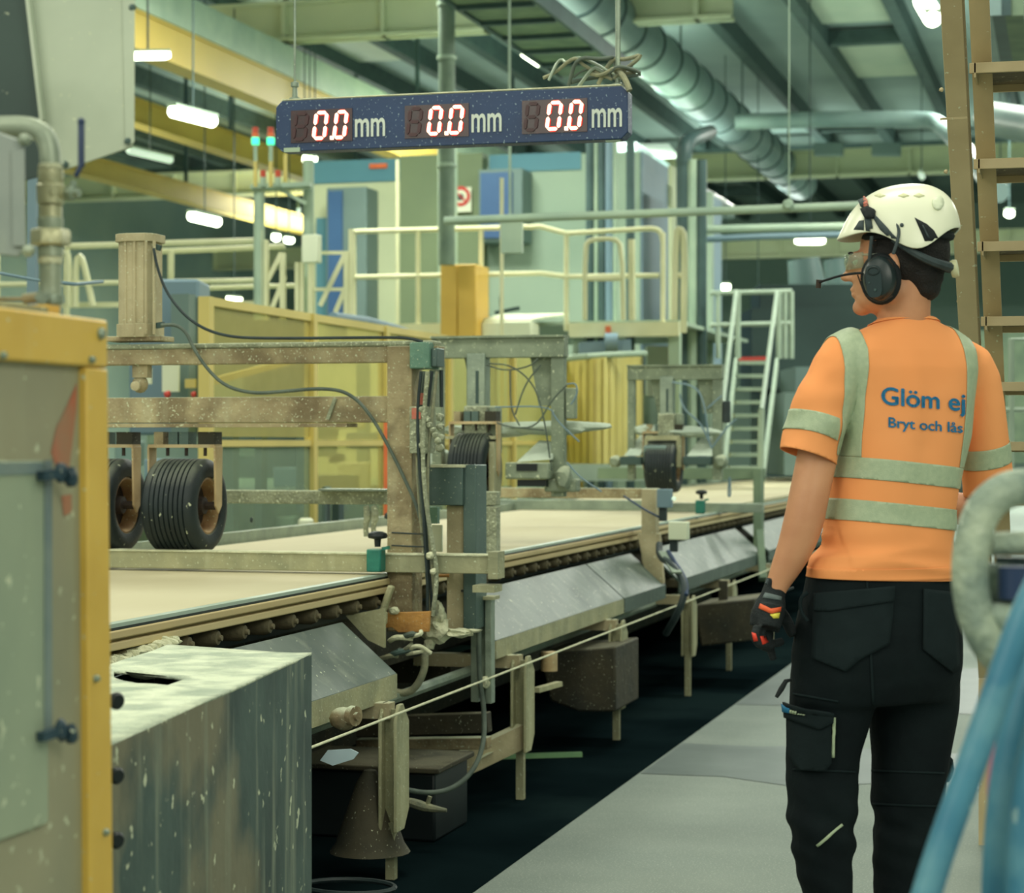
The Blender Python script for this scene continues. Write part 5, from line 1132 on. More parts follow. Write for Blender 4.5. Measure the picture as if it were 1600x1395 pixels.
part('stringer', 'ladder_paint', t, lambda b: string(b, XLd + wf + wd, wf, .12))
part('base_leg', 'ladder_paint', t, lambda b: b.box(XLd, XLd + .06, pB.y, pB.y + .03, 0, pB.z))
for px, py in ((1473, 140), (1480, 268), (1500, 470)): part('paint_bump', 'ladder_paint', t, lambda b: b.blob(sl(px - 2, py, XLd), .006, 1))

# ------------------------------------------------------------------ foreground pipe loop and blue hoses
M('loop_galv', (176, 188, 164), (116, 134, 122), .55, .05, scale=20, speck=1.0, speck_scale=16, sc=(206, 214, 192), bump=.5, blot=.4, bc=(104, 122, 116))
M('hose_blue', (76, 134, 156), (58, 116, 142), .4, scale=9, speck=.5, speck_scale=9, sc=(170, 196, 190), bump=.05, blot=.55, bc=(120, 168, 176))
M('hose_pink', (178, 120, 140), (160, 106, 128), .5, bump=0)
M('coupling', (148, 164, 146), (60, 78, 80), .5, .1, scale=20, speck=.4, bump=.4)
Dl = 2.6
t = thing('pipe_loop', 'blurred galvanised pipe loop in the right foreground', 'pipe', at(1560, 900, Dl))
part('loop', 'loop_galv', t, lambda b: b.tube([at(px, py, Dl + dd_) for px, py, dd_ in ((1720, 762, .1), (1620, 758, .02), (1568, 764, 0), (1530, 800, 0), (1514, 870, 0), (1518, 945, 0), (1542, 1005, 0), (1580, 1045, .03), (1680, 1060, .1))], .0225, 24, smooth=3))
part('branch', 'loop_galv', t, lambda b: b.tube([at(1548, 850, Dl + .02), at(1600, 848, Dl + .02), at(1700, 850, Dl)], .0145, 16))
part('coupling', 'coupling', t, lambda b: b.tube([at(1545, 960, Dl), at(1575, 968, Dl), at(1620, 955, Dl)], [.014, .022, .022], 12).bar(at(1556, 880, Dl + .04), at(1556, 955, Dl + .04), .03, .03).bar(at(1585, 870, Dl + .05), at(1585, 950, Dl + .05), .045, .03))
part('cap', 'lever_blue', t, lambda b: b.cyl(at(1588, 885, Dl), at(1588, 935, Dl), .022, 16))
part('support', 'loop_galv', t, lambda b: b.tube([at(1680, 760, Dl + .1), (at(1680, 760, Dl + .1).x, at(1680, 760, Dl + .1).y, 0)], .02, 12))
for pts, r, lab in ((((1640, 880, .0), (1600, 960, .0), (1565, 1060, .0), (1530, 1160, .0), (1490, 1270, .0), (1455, 1370, .0), (1400, 1560, .0)), .0165, 'leftmost blue rubber hose slanting down across the right foreground'),
                    (((1660, 960, .1), (1618, 1040, .1), (1590, 1130, .1), (1570, 1240, .1), (1560, 1380, .1), (1560, 1560, .1)), .020, 'middle blue rubber hose hanging in the right foreground'),
                    (((1680, 1020, .03), (1640, 1100, .03), (1612, 1200, .03), (1600, 1300, .03), (1598, 1400, .03), (1600, 1560, .03)), .020, 'rightmost blue rubber hose at the right picture edge'),
                    (((1600, 1080, .2), (1556, 1170, .2), (1548, 1250, .2), (1570, 1400, .2)), .007, 'thin pink hose between the blue hoses')):
    hp_ = [at(px, py, 2.35 + q) for px, py, q in pts]
    e_ = hp_[-1]; hp_ += [Vector((e_.x, e_.y, .45)), Vector((e_.x + .03, e_.y + .02, .06)), Vector((e_.x + .2, e_.y + .05, r + .002)), Vector((e_.x + .6, e_.y - .1, r + .002))]
    tag(part('rubber_hose', 'hose_pink' if r < .01 else 'hose_blue', None, lambda b: b.tube(hp_, r, 20, smooth=3)), lab, 'hose')
# ================================================================== the worker
M('skin', (206, 150, 112), (194, 136, 100), .5, scale=12, bump=.05)
M('hair', (26, 23, 21), (18, 17, 16), .7, scale=60, bump=.5)
M('shirt', (246, 164, 104), (241, 155, 94), .8, scale=3, bump=.08, spec=.2)
M('reflective', (172, 186, 154), (160, 176, 146), .45, scale=80, bump=.15)
M('print_blue', (34, 118, 162), (28, 106, 150), .7, bump=0)
M('trousers', (17, 27, 29), (12, 20, 23), .85, scale=8, bump=.25, spec=.15)
M('trouser_patch', (26, 37, 39), (20, 30, 32), .85, scale=8, bump=.2, spec=.15)
M('seam', (29, 40, 42), (25, 35, 37), .8, bump=0, spec=.1)
M('helmet_white', (236, 238, 212), (230, 232, 206), .3, bump=0)
M('strap', (58, 70, 72), (50, 62, 64), .7, scale=60, bump=.1)
M('muff', (40, 52, 52), (34, 44, 46), .35, bump=.05)
M('muff_panel', (28, 50, 52), (22, 40, 42), .3, bump=0)
M('black_soft', (20, 28, 30), (16, 22, 24), .8, bump=.1)
M('lens', (214, 224, 206), (206, 216, 200), .05, trans=.78, bump=0)
M('glove_black', (24, 33, 35), (17, 25, 27), .8, scale=40, bump=.3)
M('glove_orange', (232, 104, 56), (222, 92, 48), .6, bump=0)
M('glove_red', (214, 62, 40), (200, 54, 36), .6, bump=0)
M('glove_yellow', (226, 214, 84), (220, 206, 74), .6, bump=0)
M('glove_grey', (98, 112, 110), (88, 100, 100), .7, bump=0)

D0p, BETA = 4.63, R(22)
L0 = (1388 - 800) / F * D0p; PPM = F / D0p
org = at(1388, 690, D0p); org.z = 0
worker = thing('person', 'person from behind in orange reflective shirt, black work trousers and white helmet, looking left', 'person', org)
worker.rotation_euler = (0, 0, TH + BETA)
WM = Matrix.Translation(org) @ Matrix.Rotation(TH + BETA, 4, 'Z'); WI = WM.inverted()
def Bp(px, py, y=0.0):
    a = (px - 800) / F; cb, sb = math.cos(BETA), math.sin(BETA)
    x = (a * (D0p + y * cb) - L0 + y * sb) / (cb - a * sb)
    dep = D0p + x * sb + y * cb
    return Vector((x, y, H + (HY - py) / F * dep))

def to_mesh_remesh(mb, vox, sm=4, smf=.6):
    me = bpy.data.meshes.new('tmp'); me.from_pydata([tuple(v) for v in mb.v], [], mb.f)
    bm = bmesh.new(); bm.from_mesh(me); bmesh.ops.recalc_face_normals(bm, faces=bm.faces); bm.to_mesh(me); bm.free()
    o = bpy.data.objects.new('tmp', me); COL.objects.link(o)
    m = o.modifiers.new('r', 'REMESH'); m.mode = 'VOXEL'; m.voxel_size = vox
    if sm: s = o.modifiers.new('s', 'SMOOTH'); s.iterations = sm; s.factor = smf
    dg = bpy.context.evaluated_depsgraph_get(); out = bpy.data.meshes.new_from_object(o.evaluated_get(dg))
    bpy.data.objects.remove(o); out.shade_smooth(); return out
def add_obj(name, me, mat, parent, **kw):
    me.materials.clear(); me.materials.append(MATS[mat]); me.shade_smooth()
    o = bpy.data.objects.new(name, me); COL.objects.link(o); o.parent = parent
    for k, v in kw.items(): o[k] = v
    return o
def bvh_of(me):
    bm = bmesh.new(); bm.from_mesh(me); b = BVHTree.FromBMesh(bm); bm.free(); return b
CAMP = WI @ Vector((0, 0, H))
def pxray(px, py): return ((WI @ at(px, py, 5.0)) - CAMP).normalized()
def patch(name, poly, bvh, mat, parent, off=.002, th=.002, cuts=3, maxd=None, fallback=None):
    """flat applied piece cut to an outline and laid onto the garment or helmet surface"""
    bm = bmesh.new()
    vs = [bm.verts.new((p[0], p[1], 0)) for p in poly]
    bm.faces.new(vs)
    bmesh.ops.triangulate(bm, faces=bm.faces[:])
    for _ in range(cuts):
        bmesh.ops.subdivide_edges(bm, edges=[e for e in bm.edges if e.calc_length() > 9], cuts=1, use_grid_fill=True)
        bmesh.ops.triangulate(bm, faces=bm.faces[:])
    last = None; bad = []
    for v in bm.verts:
        d = pxray(v.co.x, v.co.y); hit, n, _, dist = bvh.ray_cast(CAMP, d)
        if hit is None: bad.append(v); continue
        v.co = hit + n * off
    bmesh.ops.delete(bm, geom=bad, context='VERTS')
    bmesh.ops.recalc_face_normals(bm, faces=bm.faces)
    me = bpy.data.meshes.new(name); bm.to_mesh(me); bm.free()
    o = add_obj(name, me, mat, parent)
    if th: s = o.modifiers.new('s', 'SOLIDIFY'); s.thickness = th; s.offset = 0
    return o
def cut(me, planes):
    bm = bmesh.new(); bm.from_mesh(me)
    for co, no in planes:
        bmesh.ops.bisect_plane(bm, geom=bm.verts[:] + bm.edges[:] + bm.faces[:], plane_co=co, plane_no=no, clear_inner=True)
    return bm
def band(name, me, planes, mat, parent, off=.0018):
    bm = cut(me, planes); bm.normal_update()
    for v in bm.verts: v.co += v.normal * off
    m2 = bpy.data.meshes.new(name); bm.to_mesh(m2); bm.free()
    o = add_obj(name, m2, mat, parent); s = o.modifiers.new('s', 'SOLIDIFY'); s.thickness = .0012; s.offset = 0
    return o

def open_end(me, c, ax, rad, xmax=9):
    bm = bmesh.new(); bm.from_mesh(me)
    fs_ = [f for f in bm.faces if (f.calc_center_median() - c).length < rad and f.calc_center_median().x < xmax]
    es_ = {e for f in fs_ for e in f.edges}; vs_ = {v for f in fs_ for v in f.verts}
    bmesh.ops.bisect_plane(bm, geom=list(vs_) + list(es_) + fs_, plane_co=c, plane_no=ax, clear_outer=True)
    bm.to_mesh(me); bm.free(); return me
# ---- shirt ------------------------------------------------------------------
cb, sb = math.cos(BETA), math.sin(BETA)
def sect(mb_rings, n=40): 
    vs = []; fs = []
    for c, a, b_, e in mb_rings:
        for k in range(n):
            t_ = 2 * math.pi * k / n; cs, sn = math.cos(t_), math.sin(t_)
            q = 2 / e
            vs.append(c + Vector((math.copysign(abs(cs) ** q, cs) * a, math.copysign(abs(sn) ** q, sn) * b_, 0)))
    m = len(mb_rings)
    for i in range(m - 1):
        for k in range(n): fs.append((i * n + k, i * n + (k + 1) % n, (i + 1) * n + (k + 1) % n, (i + 1) * n + k))
    fs.append(tuple(reversed(range(n)))); fs.append(tuple((m - 1) * n + k for k in range(n)))
    return vs, fs
def ring_px(py, l, r, b_, e=2.3, y=0):
    c = Bp((l + r) / 2, py, y); w_ = (r - l) / 2 / PPM
    a = math.sqrt(max(1e-5, w_ * w_ - (b_ * sb) ** 2)) / cb
    return (c, a, b_, e)
mb = MB()
tor = [ring_px(918, 1262, 1494, .118), ring_px(900, 1260, 1492, .120), ring_px(872, 1268, 1492, .118), ring_px(850, 1284, 1491, .112), ring_px(800, 1290, 1493, .108), ring_px(740, 1300, 1503, .112),
       ring_px(680, 1307, 1516, .116), ring_px(620, 1306, 1522, .118), ring_px(575, 1296, 1532, .112), ring_px(548, 1294, 1532, .098), ring_px(530, 1308, 1518, .082), ring_px(515, 1335, 1495, .068), ring_px(503, 1368, 1468, .058), ring_px(494, 1378, 1460, .054)]
mb.add(*sect(tor))
shL = Bp(1312, 562, 0); slL = Bp(1262, 712, -.005)
slX = slL + (slL - Bp(1275, 668, -.006)) * .6
mb.tube([Bp(1345, 545, 0), shL, Bp(1290, 620, -.005), Bp(1275, 668, -.006), slL, slX], [.055, .060, .058, .060, .063, .064], 24, smooth=1)
shR = Bp(1520, 578, .0); slR = Bp(1545, 745, .03)
mb.tube([Bp(1490, 560, 0), shR, Bp(1534, 650, .01), slR, Bp(1546, 775, .035)], [.05, .055, .056, .058, .058], 24, smooth=1)
sm_ = to_mesh_remesh(mb, .0065, 5)
def folds(me):
    me_n = [v.normal.copy() for v in me.vertices]
    for v, n in zip(me.vertices, me_n):
        c = v.co; d = 0
        low = max(0, min(1, (1.24 - c.z) / .10))
        d += low * .017 * (.35 - abs(noise.noise(Vector((c.x * 4 + c.z * 6, c.y * 5, c.z * 24)))))
        d += .006 * noise.noise(Vector((c.x * 13 + c.z * 3, c.y * 9, c.z * 4 + 3)))
        up = max(0, 1 - abs(c.z - 1.46) / .14)
        if n.y < 0: d += up * .006 * noise.noise(Vector((c.x * 14 + 2 * c.z, 0, c.z * 3)))
        arm = 1 if c.x < -.14 else 0
        d += arm * .007 * noise.noise(Vector((c.x * 12, c.y * 12, c.z * 22)))
        # shallow spine groove
        d -= .008 * math.exp(-((c.x - .02) / .03) ** 2) * max(0, 1 - abs(c.z - 1.38) / .2) * (1 if n.y < 0 else 0)
        v.co = c + n * d
folds(sm_)
open_end(sm_, slL, (slL - Bp(1275, 668, -.006)).normalized() , .13, Bp(1297, 740, 0).x)
open_end(sm_, Bp(1376, 903, 0), Vector((-.03, 0, -1)).normalized(), .30)
def hole_ends(me, specs):
    bm = bmesh.new(); bm.from_mesh(me)
    for co, no in specs:   # open garment ends: drop the caps beyond these planes only near them
        geom = [v for v in bm.verts if (v.co - co).length < .17]
        es = [e for e in bm.edges if all(v in set(geom) for v in e.verts)] if 0 else None
    bm.to_mesh(me); bm.free()
shirt = add_obj('shirt', sm_, 'shirt', worker)
so_ = shirt.modifiers.new('s', 'SOLIDIFY'); so_.thickness = .0025; so_.offset = -1
sbvh = bvh_of(sm_)
K = .10
def tor_band(zc, h, name):
    no = Vector((K, 0, 1)).normalized()
    o = band(name, sm_, [(Vector((0, 0, zc - h)), no), (Vector((0, 0, zc + h)), -no), (Vector((-.150, 0, 1.28)), Vector((1, 0, -.3)).normalized()), (Vector((.163, 0, 0)), Vector((-1, 0, -.0)))], 'reflective', shirt)
    return o
tor_band(Bp(1400, 739, -.1).z, .0225, 'reflective_band')
tor_band(Bp(1400, 806, -.1).z, .0225, 'reflective_band')
def arm_band(c0, c1, t_, h, xlim):
    ax = (c1 - c0).normalized(); c = c0.lerp(c1, t_)
    band('sleeve_band', sm_, [(c - ax * h, ax), (c + ax * h, -ax), xlim], 'reflective', shirt)
arm_band(Bp(1290, 600, 0), slL, .60, .022, (Bp(1322, 690, -.09), Vector((-1, 0, 0))))
arm_band(shR, slR, .78, .022, (Bp(1512, 700, 0), Vector((1, 0, 0))))
zt_up = Bp(1400, 722, -.1).z
for px0, px1, pt in ((1338, 1371, -.0), (1513, 1540, 0)):
    xa, xb = Bp(px0, 600, -.11).x, Bp(px1, 600, -.11).x
    sl_ = .10 if px0 < 1400 else .02
    band('reflective_brace', sm_, [(Vector((xa, 0, Bp(1400, 600).z)), Vector((1, 0, -.05)).normalized()), (Vector((xb, 0, Bp(1400, 600).z)), Vector((-1, 0, .05)).normalized()), (Vector((0, 0, zt_up)), Vector((K, 0, 1)).normalized())], 'reflective', shirt, off=.0016)
# stitched hems and neck rib
band('collar_rib', sm_, [(Vector((0, 0, Bp(1420, 506, 0).z)), Vector((0, .15, 1)).normalized())], 'shirt', shirt, off=.0022)
def hem(zc, h): band('hem', sm_, [(Vector((0, 0, zc - h)), Vector((0, 0, 1))), (Vector((0, 0, zc + h)), Vector((0, 0, -1))), (Bp(1255, 800, -.1), Vector((1, 0, 0))), ], 'shirt', shirt, off=.0012)
hem(Bp(1400, 898, -.1).z, .013)
# printed text, laid on the back
def shirt_text(txt, pts, size_px, name):
    # pts: (left px, baseline py) -> (right px, baseline py)
    me = text_mesh(txt, 1.0)
    bm = bmesh.new(); bm.from_mesh(me); bmesh.ops.triangulate(bm, faces=bm.faces[:])
    g0 = bm.verts[:] + bm.edges[:] + bm.faces[:]
    for dx, dy in ((.042, 0), (.021, .018), (.021, -.018), (.021, 0)):
        r = bmesh.ops.duplicate(bm, geom=g0); bmesh.ops.translate(bm, verts=[v for v in r['geom'] if isinstance(v, bmesh.types.BMVert)], vec=(dx, dy, 0))
    bm.to_mesh(me); bm.free()
    xs = [v.co.x for v in me.vertices]; x0, x1 = min(xs), max(xs)
    cap = .70
    (lx, ly), (rx, ry) = pts
    bm = bmesh.new(); bm.from_mesh(me)
    bmesh.ops.triangulate(bm, faces=bm.faces[:])
    for v in bm.verts:
        u = (v.co.x - x0) / (x1 - x0); hgt = v.co.y / cap * size_px
        v.co = Vector((lx + (rx - lx) * u, ly + (ry - ly) * u - hgt, 0))
    for _ in range(2):
        bmesh.ops.subdivide_edges(bm, edges=[e for e in bm.edges if e.calc_length() > 3], cuts=1); bmesh.ops.triangulate(bm, faces=bm.faces[:])
    bad = []
    for v in bm.verts:
        hit, n, _, _ = sbvh.ray_cast(CAMP, pxray(v.co.x, v.co.y))
        if hit is None: bad.append(v)
        else: v.co = hit + n * .0028
    bmesh.ops.delete(bm, geom=bad, context='VERTS')
    m2 = bpy.data.meshes.new(name); bm.to_mesh(m2); bm.free()
    add_obj(name, m2, 'print_blue', shirt)
shirt_text('Glöm ej', ((1377, 631), (1507, 642)), 27, 'back_print')
shirt_text('Bryt och lås', ((1388, 667), (1503, 676)), 15.5, 'back_print')

# ---- trousers ---------------------------------------------------------------
mb = MB()
pel = [ring_px(890, 1262, 1488, .112), ring_px(920, 1257, 1494, .118), ring_px(960, 1248, 1499, .128, 2.4), ring_px(1010, 1240, 1501, .132, 2.5), ring_px(1060, 1237, 1500, .125, 2.5), ring_px(1095, 1238, 1496, .105, 2.5)]
mb.add(*sect(list(reversed(pel)) if 0 else pel))
def leg(cs, yoff):
    rings = []
    for py, l, r, b_ in cs: rings.append(ring_px(py, l, r, b_, 2.15, yoff(py)))
    mb.add(*sect(rings, 32))
leg([(1040, 1238, 1368, .105), (1100, 1237, 1364, .10), (1140, 1234, 1354, .096), (1180, 1232, 1342, .090), (1230, 1231, 1338, .082), (1290, 1233, 1334, .078), (1330, 1238, 1332, .074), (1395, 1256, 1328, .066), (1470, 1258, 1332, .062), (1560, 1258, 1330, .060), (1650, 1255, 1335, .066)], lambda p: -.0 + .03 * max(0, (p - 1200) / 300) * -1 + .02)
leg([(1040, 1362, 1498, .105), (1100, 1360, 1497, .10), (1140, 1360, 1491, .096), (1180, 1362, 1484, .090), (1230, 1362, 1477, .084), (1290, 1364, 1474, .080), (1330, 1366, 1468, .074), (1395, 1367, 1450, .066), (1470, 1368, 1446, .062), (1560, 1368, 1444, .060), (1640, 1366, 1446, .064)], lambda p: .03)
tm = to_mesh_remesh(mb, .0075, 14)
for v in tm.vertices:
    c = v.co; n = v.normal.copy(); d = .004 * noise.noise(c * 9) 
    knee = max(0, 1 - abs(c.z - .55) / .16)
    d += knee * .010 * noise.noise(Vector((c.x * 10, c.y * 6, c.z * 26 + c.x * 12))) + knee * .006 * noise.noise(c * 22)
    low = max(0, 1 - abs(c.z - .2) / .2); d += low * .010 * noise.noise(Vector((c.x * 7, c.y * 7, c.z * 30)))
    seat = max(0, 1 - abs(c.z - .93) / .1); d += seat * .005 * noise.noise(Vector((c.x * 12, c.y, c.z * 22 + 9)))
    v.co = c + n * d
trousers = add_obj('trousers', tm, 'trousers', worker)
tb = bvh_of(tm)
P_ = lambda nm, poly, mat, off=.004, th=.004, par=None, bv=None, cuts=3: patch(nm, poly, bv or tb, mat, par or trousers, off, th, cuts)
bp1 = P_('back_pocket', [(1276, 928), (1395, 916), (1393, 960), (1388, 1006), (1340, 1032), (1322, 1048), (1271, 1028), (1273, 980)], 'trouser_patch', .005, .006)
P_('pocket_flap', [(1277, 928), (1395, 916), (1394, 940), (1300, 956), (1276, 955)], 'trouser_patch', .010, .004, bp1)
bp2 = P_('back_pocket', [(1441, 920), (1486, 925), (1492, 975), (1496, 1040), (1486, 1050), (1440, 1014)], 'trouser_patch', .005, .006)
P_('side_pocket', [(1238, 1118), (1300, 1128), (1299, 1190), (1290, 1203), (1254, 1202), (1238, 1180)], 'trouser_patch', .009, .012)
fl_ = P_('pocket_flap', [(1237, 1096), (1304, 1106), (1303, 1128), (1285, 1139), (1238, 1122)], 'trouser_patch', .018, .005)
P_('brand_patch', [(1237, 1099), (1247, 1101), (1247, 1114), (1238, 1113)], 'print_blue', .0225, .002, fl_)
for k in range(6): P_('lettering', [(1248 + k * 3.3, 1104.5 + k * .4), (1250.3 + k * 3.3, 1104.8 + k * .4), (1250 + k * 3.3, 1112.5 + k * .4), (1247.8 + k * 3.3, 1112.2 + k * .4)], 'reflective', .0225, .002, fl_, cuts=0)
P_('reflective_strip', [(1302, 1119), (1306, 1119), (1303, 1182), (1299, 1182)], 'reflective', .010, .002)
P_('reflective_strip', [(1276, 1319), (1314, 1286), (1316, 1289), (1279, 1322)], 'reflective', .004, .002)
for pl in ([(1353, 905), (1356, 905), (1366, 1100), (1362, 1100)], [(1240, 1082), (1310, 1094), (1310, 1097), (1240, 1085)], [(1363, 1202), (1475, 1206), (1475, 1209), (1363, 1205)], [(1364, 1254), (1472, 1258), (1472, 1261), (1364, 1257)], [(1240, 1200), (1336, 1204), (1336, 1207), (1240, 1203)]):
    P_('seam', pl, 'seam', .002, .002, cuts=4)
def blobpart(name, mat, fn, parent):
    b = MB(); fn(b); return b.build(name, mat, parent, local=True)
blobpart('knee_pocket', 'trouser_patch', lambda b: b.blob(Bp(1474, 1200, .02), .022, 3, sz=1.5).blob(Bp(1476, 1135, .02), .012, 3, sz=1.6).blob(Bp(1478, 1165, .02), .008, 3), trousers)
blobpart('zip_pull', 'black_soft', lambda b: b.tube([Bp(1236, 1062, .0), Bp(1228, 1064, -.01), Bp(1221, 1076, -.01), Bp(1213, 1089, -.01)], [.003, .005, .006, .004], 8), trousers)
blobpart('hammer_loop', 'seam', lambda b: b.tube([Bp(1262, 925, -.03), Bp(1250, 935, -.02), Bp(1251, 955, -.02), Bp(1262, 970, -.03)], .004, 8, smooth=1), trousers)
for l, r, yo in ((1258, 1334, .0), (1368, 1446, .03)):
    c = Bp((l + r) / 2, 1660, yo)
    def boot(b):
        b.add(*sect([(Vector((c.x, c.y + .055, .0)), .05, .145, 2.4), (Vector((c.x, c.y + .055, .03)), .052, .148, 2.4), (Vector((c.x, c.y + .05, .06)), .048, .13, 2.3), (Vector((c.x, c.y + .01, .10)), .045, .075, 2.2), (Vector((c.x, c.y, .16)), .045, .055, 2.1)], 24))
    bt = blobpart('boot', 'black_soft', boot, worker)
    blobpart('sole', 'strap', lambda b: b.add(*sect([(Vector((c.x, c.y + .055, .0)), .054, .15, 2.4), (Vector((c.x, c.y + .055, .02)), .054, .15, 2.4)], 24)), bt)

# ---- body: head, neck, arms as one skin ----------------------------------------
PSI = R(72)     # head turned left from the camera axis
hc = Bp(1400, 430, .0) + Vector((0, .0, 0))
HM = Matrix.Translation(hc) @ Matrix.Rotation(PSI - BETA, 4, 'Z') @ Matrix.Rotation(R(-3), 4, 'X')
def hp(x, y, z): return HM @ Vector((x, y, z))
def ell(b, c, r, rot=None, sub=3):
    bm = bmesh.new(); bmesh.ops.create_icosphere(bm, subdivisions=sub, radius=1)
    vs = [hp(c[0] + v.co.x * r[0], c[1] + v.co.y * r[1], c[2] + v.co.z * r[2]) for v in bm.verts]
    fs = [tuple(v.index for v in f.verts) for f in bm.faces]; bm.free(); b.add(vs, fs)
mb = MB()
ell(mb, (0, -.018, .055), (.074, .094, .088)); ell(mb, (0, .036, .0), (.062, .058, .085)); ell(mb, (0, .045, -.045), (.048, .045, .034)); ell(mb, (0, .076, -.064), (.021, .022, .019))
ell(mb, (0, .082, .042), (.045, .018, .016)); ell(mb, (0, .097, .018), (.009, .012, .024)); ell(mb, (0, .108, .004), (.012, .013, .010)); ell(mb, (.010, .098, .0), (.008, .009, .007)); ell(mb, (-.010, .098, .0), (.008, .009, .007))
ell(mb, (0, .091, -.024), (.018, .010, .006)); ell(mb, (0, .089, -.036), (.017, .010, .007))
ell(mb, (.034, .06, .006), (.02, .02, .018)); ell(mb, (-.034, .06, .006), (.02, .02, .018)); ell(mb, (.05, .0, -.035), (.012, .03, .028)); ell(mb, (-.05, .0, -.035), (.012, .03, .028))
for s in (-1, 1): ell(mb, (s * .077, -.004, .012), (.008, .016, .030))
nk = Bp(1412, 520, .0)
mb.tube([hp(0, -.02, .02), hp(0, -.018, -.04), hp(0, -.02, -.075) * .6 + Bp(1408, 484, 0) * .4, Bp(1412, 500, -.002), nk, Bp(1414, 545, 0)], [.056, .055, .055, .057, .064, .08], 24, smooth=1)
# chest core and arms (under the shirt)
mb.tube([Bp(1414, 530, 0), Bp(1405, 700, 0), Bp(1385, 930, 0)], [.06, .07, .08], 20)
mb.tube([Bp(1414, 550, 0), Bp(1330, 562, 0), Bp(1310, 580, 0), Bp(1282, 690, -.004), Bp(1270, 745, -.008), Bp(1262, 785, -.010), Bp(1256, 815, -.008), Bp(1243, 855, .0), Bp(1226, 890, .01), Bp(1214, 915, .016), Bp(1207, 935, .018)],
        [.05, .052, .050, .044, .0425, .0425, .0430, .0385, .0310, .0235, .022], 24, smooth=1)
el = Bp(1546, 800, .03); wr = el + Vector((-.10, .24, .02))
mb.tube([Bp(1414, 550, 0), Bp(1500, 572, 0), Bp(1520, 590, 0), Bp(1540, 720, .025), el, el.lerp(wr, .5), wr], [.05, .05, .048, .042, .04, .035, .024], 24, smooth=1)
body = to_mesh_remesh(mb, .0042, 3)
body_o = add_obj('body', body, 'skin', worker)
bb = bvh_of(body)
# eyes and brows
for s in (-1, 1):
    e = MB(); ell(e, (s * .029, .078, .034), (.012, .010, .010)); eo = e.build('eye', 'white_plastic', worker, local=True)
    i_ = MB(); ell(i_, (s * .029, .0865, .034), (.005, .003, .005), sub=2); i_.build('iris', 'hair', eo, local=True)
    e = MB(); ell(e, (s * .030, .090, .052), (.017, .006, .0035)); e.build('eyebrow', 'hair', worker, local=True)
# hair shell: cropped, from cranium copy
def hairf(b):
    ell(b, (0, -.024, .05), (.079, .096, .094)); ell(b, (0, -.056, -.003), (.060, .046, .048)); ell(b, (0, -.060, -.032), (.048, .034, .030))
    for s in (-1, 1): ell(b, (s * .066, .022, .03), (.011, .024, .034))
hb_ = MB(); hairf(hb_); hm = to_mesh_remesh(hb_, .005, 2)
for v in hm.vertices: v.co += v.normal * .0015 * noise.noise(v.co * 140)
add_obj('hair', hm, 'hair', worker)

# ---- helmet ------------------------------------------------------------------------
def helmet():
    nu, nv = 72, 18; vs = []; fs = []
    Hc = Vector((0, -.019, .079)); rx, ryf, ryb, rz = .104, .129, .119, .112
    def rimz(th):   # th: 0 front
        f = math.cos(th)
        side = math.exp(-((abs(th) - 1.95) / .5) ** 2)
        mid = math.exp(-((abs(th) - 1.15) / .45) ** 2)
        return .002 + .010 * max(0, -f) - .040 * side + .008 * mid + .004 * max(0, f)
    for i in range(nu):
        th = -math.pi + 2 * math.pi * i / nu
        rim = rimz(th)
        for j in range(nv + 1):
            t_ = j / nv
            z = rim + (1 - rim / rz) * 0
            ph = (math.pi / 2) * t_
            sx = math.cos(ph) ** .86; sz = math.sin(ph) ** .95
            zz = rim + (rz - rim) * sz
            ry = ryf if math.cos(th) > 0 else ryb
            k = sx
            flare = 1 + .035 * math.exp(-t_ * 9) + (.07 * math.exp(-t_ * 7) if math.cos(th) > .5 else 0) * math.cos(th)
            back = 1
            x = math.sin(th) * rx * k * flare; y = math.cos(th) * ry * k * flare
            # crown pushed backwards, slight ridge
            y -= .012 * sz; zz += .004 * math.exp(-(x / .03) ** 2) * sz
            vs.append(HM @ (Hc + Vector((x, y, zz))))
    for i in range(nu):
        for j in range(nv):
            a = i * (nv + 1) + j; b = ((i + 1) % nu) * (nv + 1) + j
            fs.append((a, b, b + 1, a + 1))
    me = bpy.data.meshes.new('helmet'); me.from_pydata([tuple(v) for v in vs], [], fs)
    bm = bmesh.new(); bm.from_mesh(me); bmesh.ops.remove_doubles(bm, verts=bm.verts, dist=.0004); bmesh.ops.recalc_face_normals(bm, faces=bm.faces); bm.to_mesh(me); bm.free()
    return me
hme = helmet()
hel = add_obj('helmet', hme, 'helmet_white', worker)
s = hel.modifiers.new('s', 'SOLIDIFY'); s.thickness = .005; s.offset = -1
s = hel.modifiers.new('b', 'BEVEL'); s.width = .0015; s.segments = 2
hbv = bvh_of(hme)
H_ = lambda nm, poly, mat, off=.001, th=.002, par=None, cuts=3: patch(nm, poly, hbv, mat, par or hel, off, th, cuts)
vn = H_('vent', [(1429, 340), (1448, 350), (1459, 360), (1468, 376), (1445, 377), (1440, 365)], 'black_soft', .0008, .001)
H_('vent_rib', [(1440, 352), (1442, 352), (1452, 372), (1449, 372)], 'strap', .0025, .002, vn)
H_('vent', [(1334, 359), (1343, 345), (1350, 344), (1350, 360)], 'strap', .0008, .001)
H_('badge', [(1458 + 9 * math.cos(a) + 7, 318 + 11 * math.sin(a)) for a in [k * .5236 for k in range(12)]], 'white_plastic', .002, .004)
H_('rivet', [(1409 + 3.2 * math.cos(a), 352 + 3.2 * math.sin(a)) for a in [k * .7854 for k in range(8)]], 'strap', .0015, .002)
for px in (1375, 1412, 1436): H_('recess', [(px - 9, 306), (px, 302), (px + 9, 306), (px, 309)], 'cream', .0006, .0006)
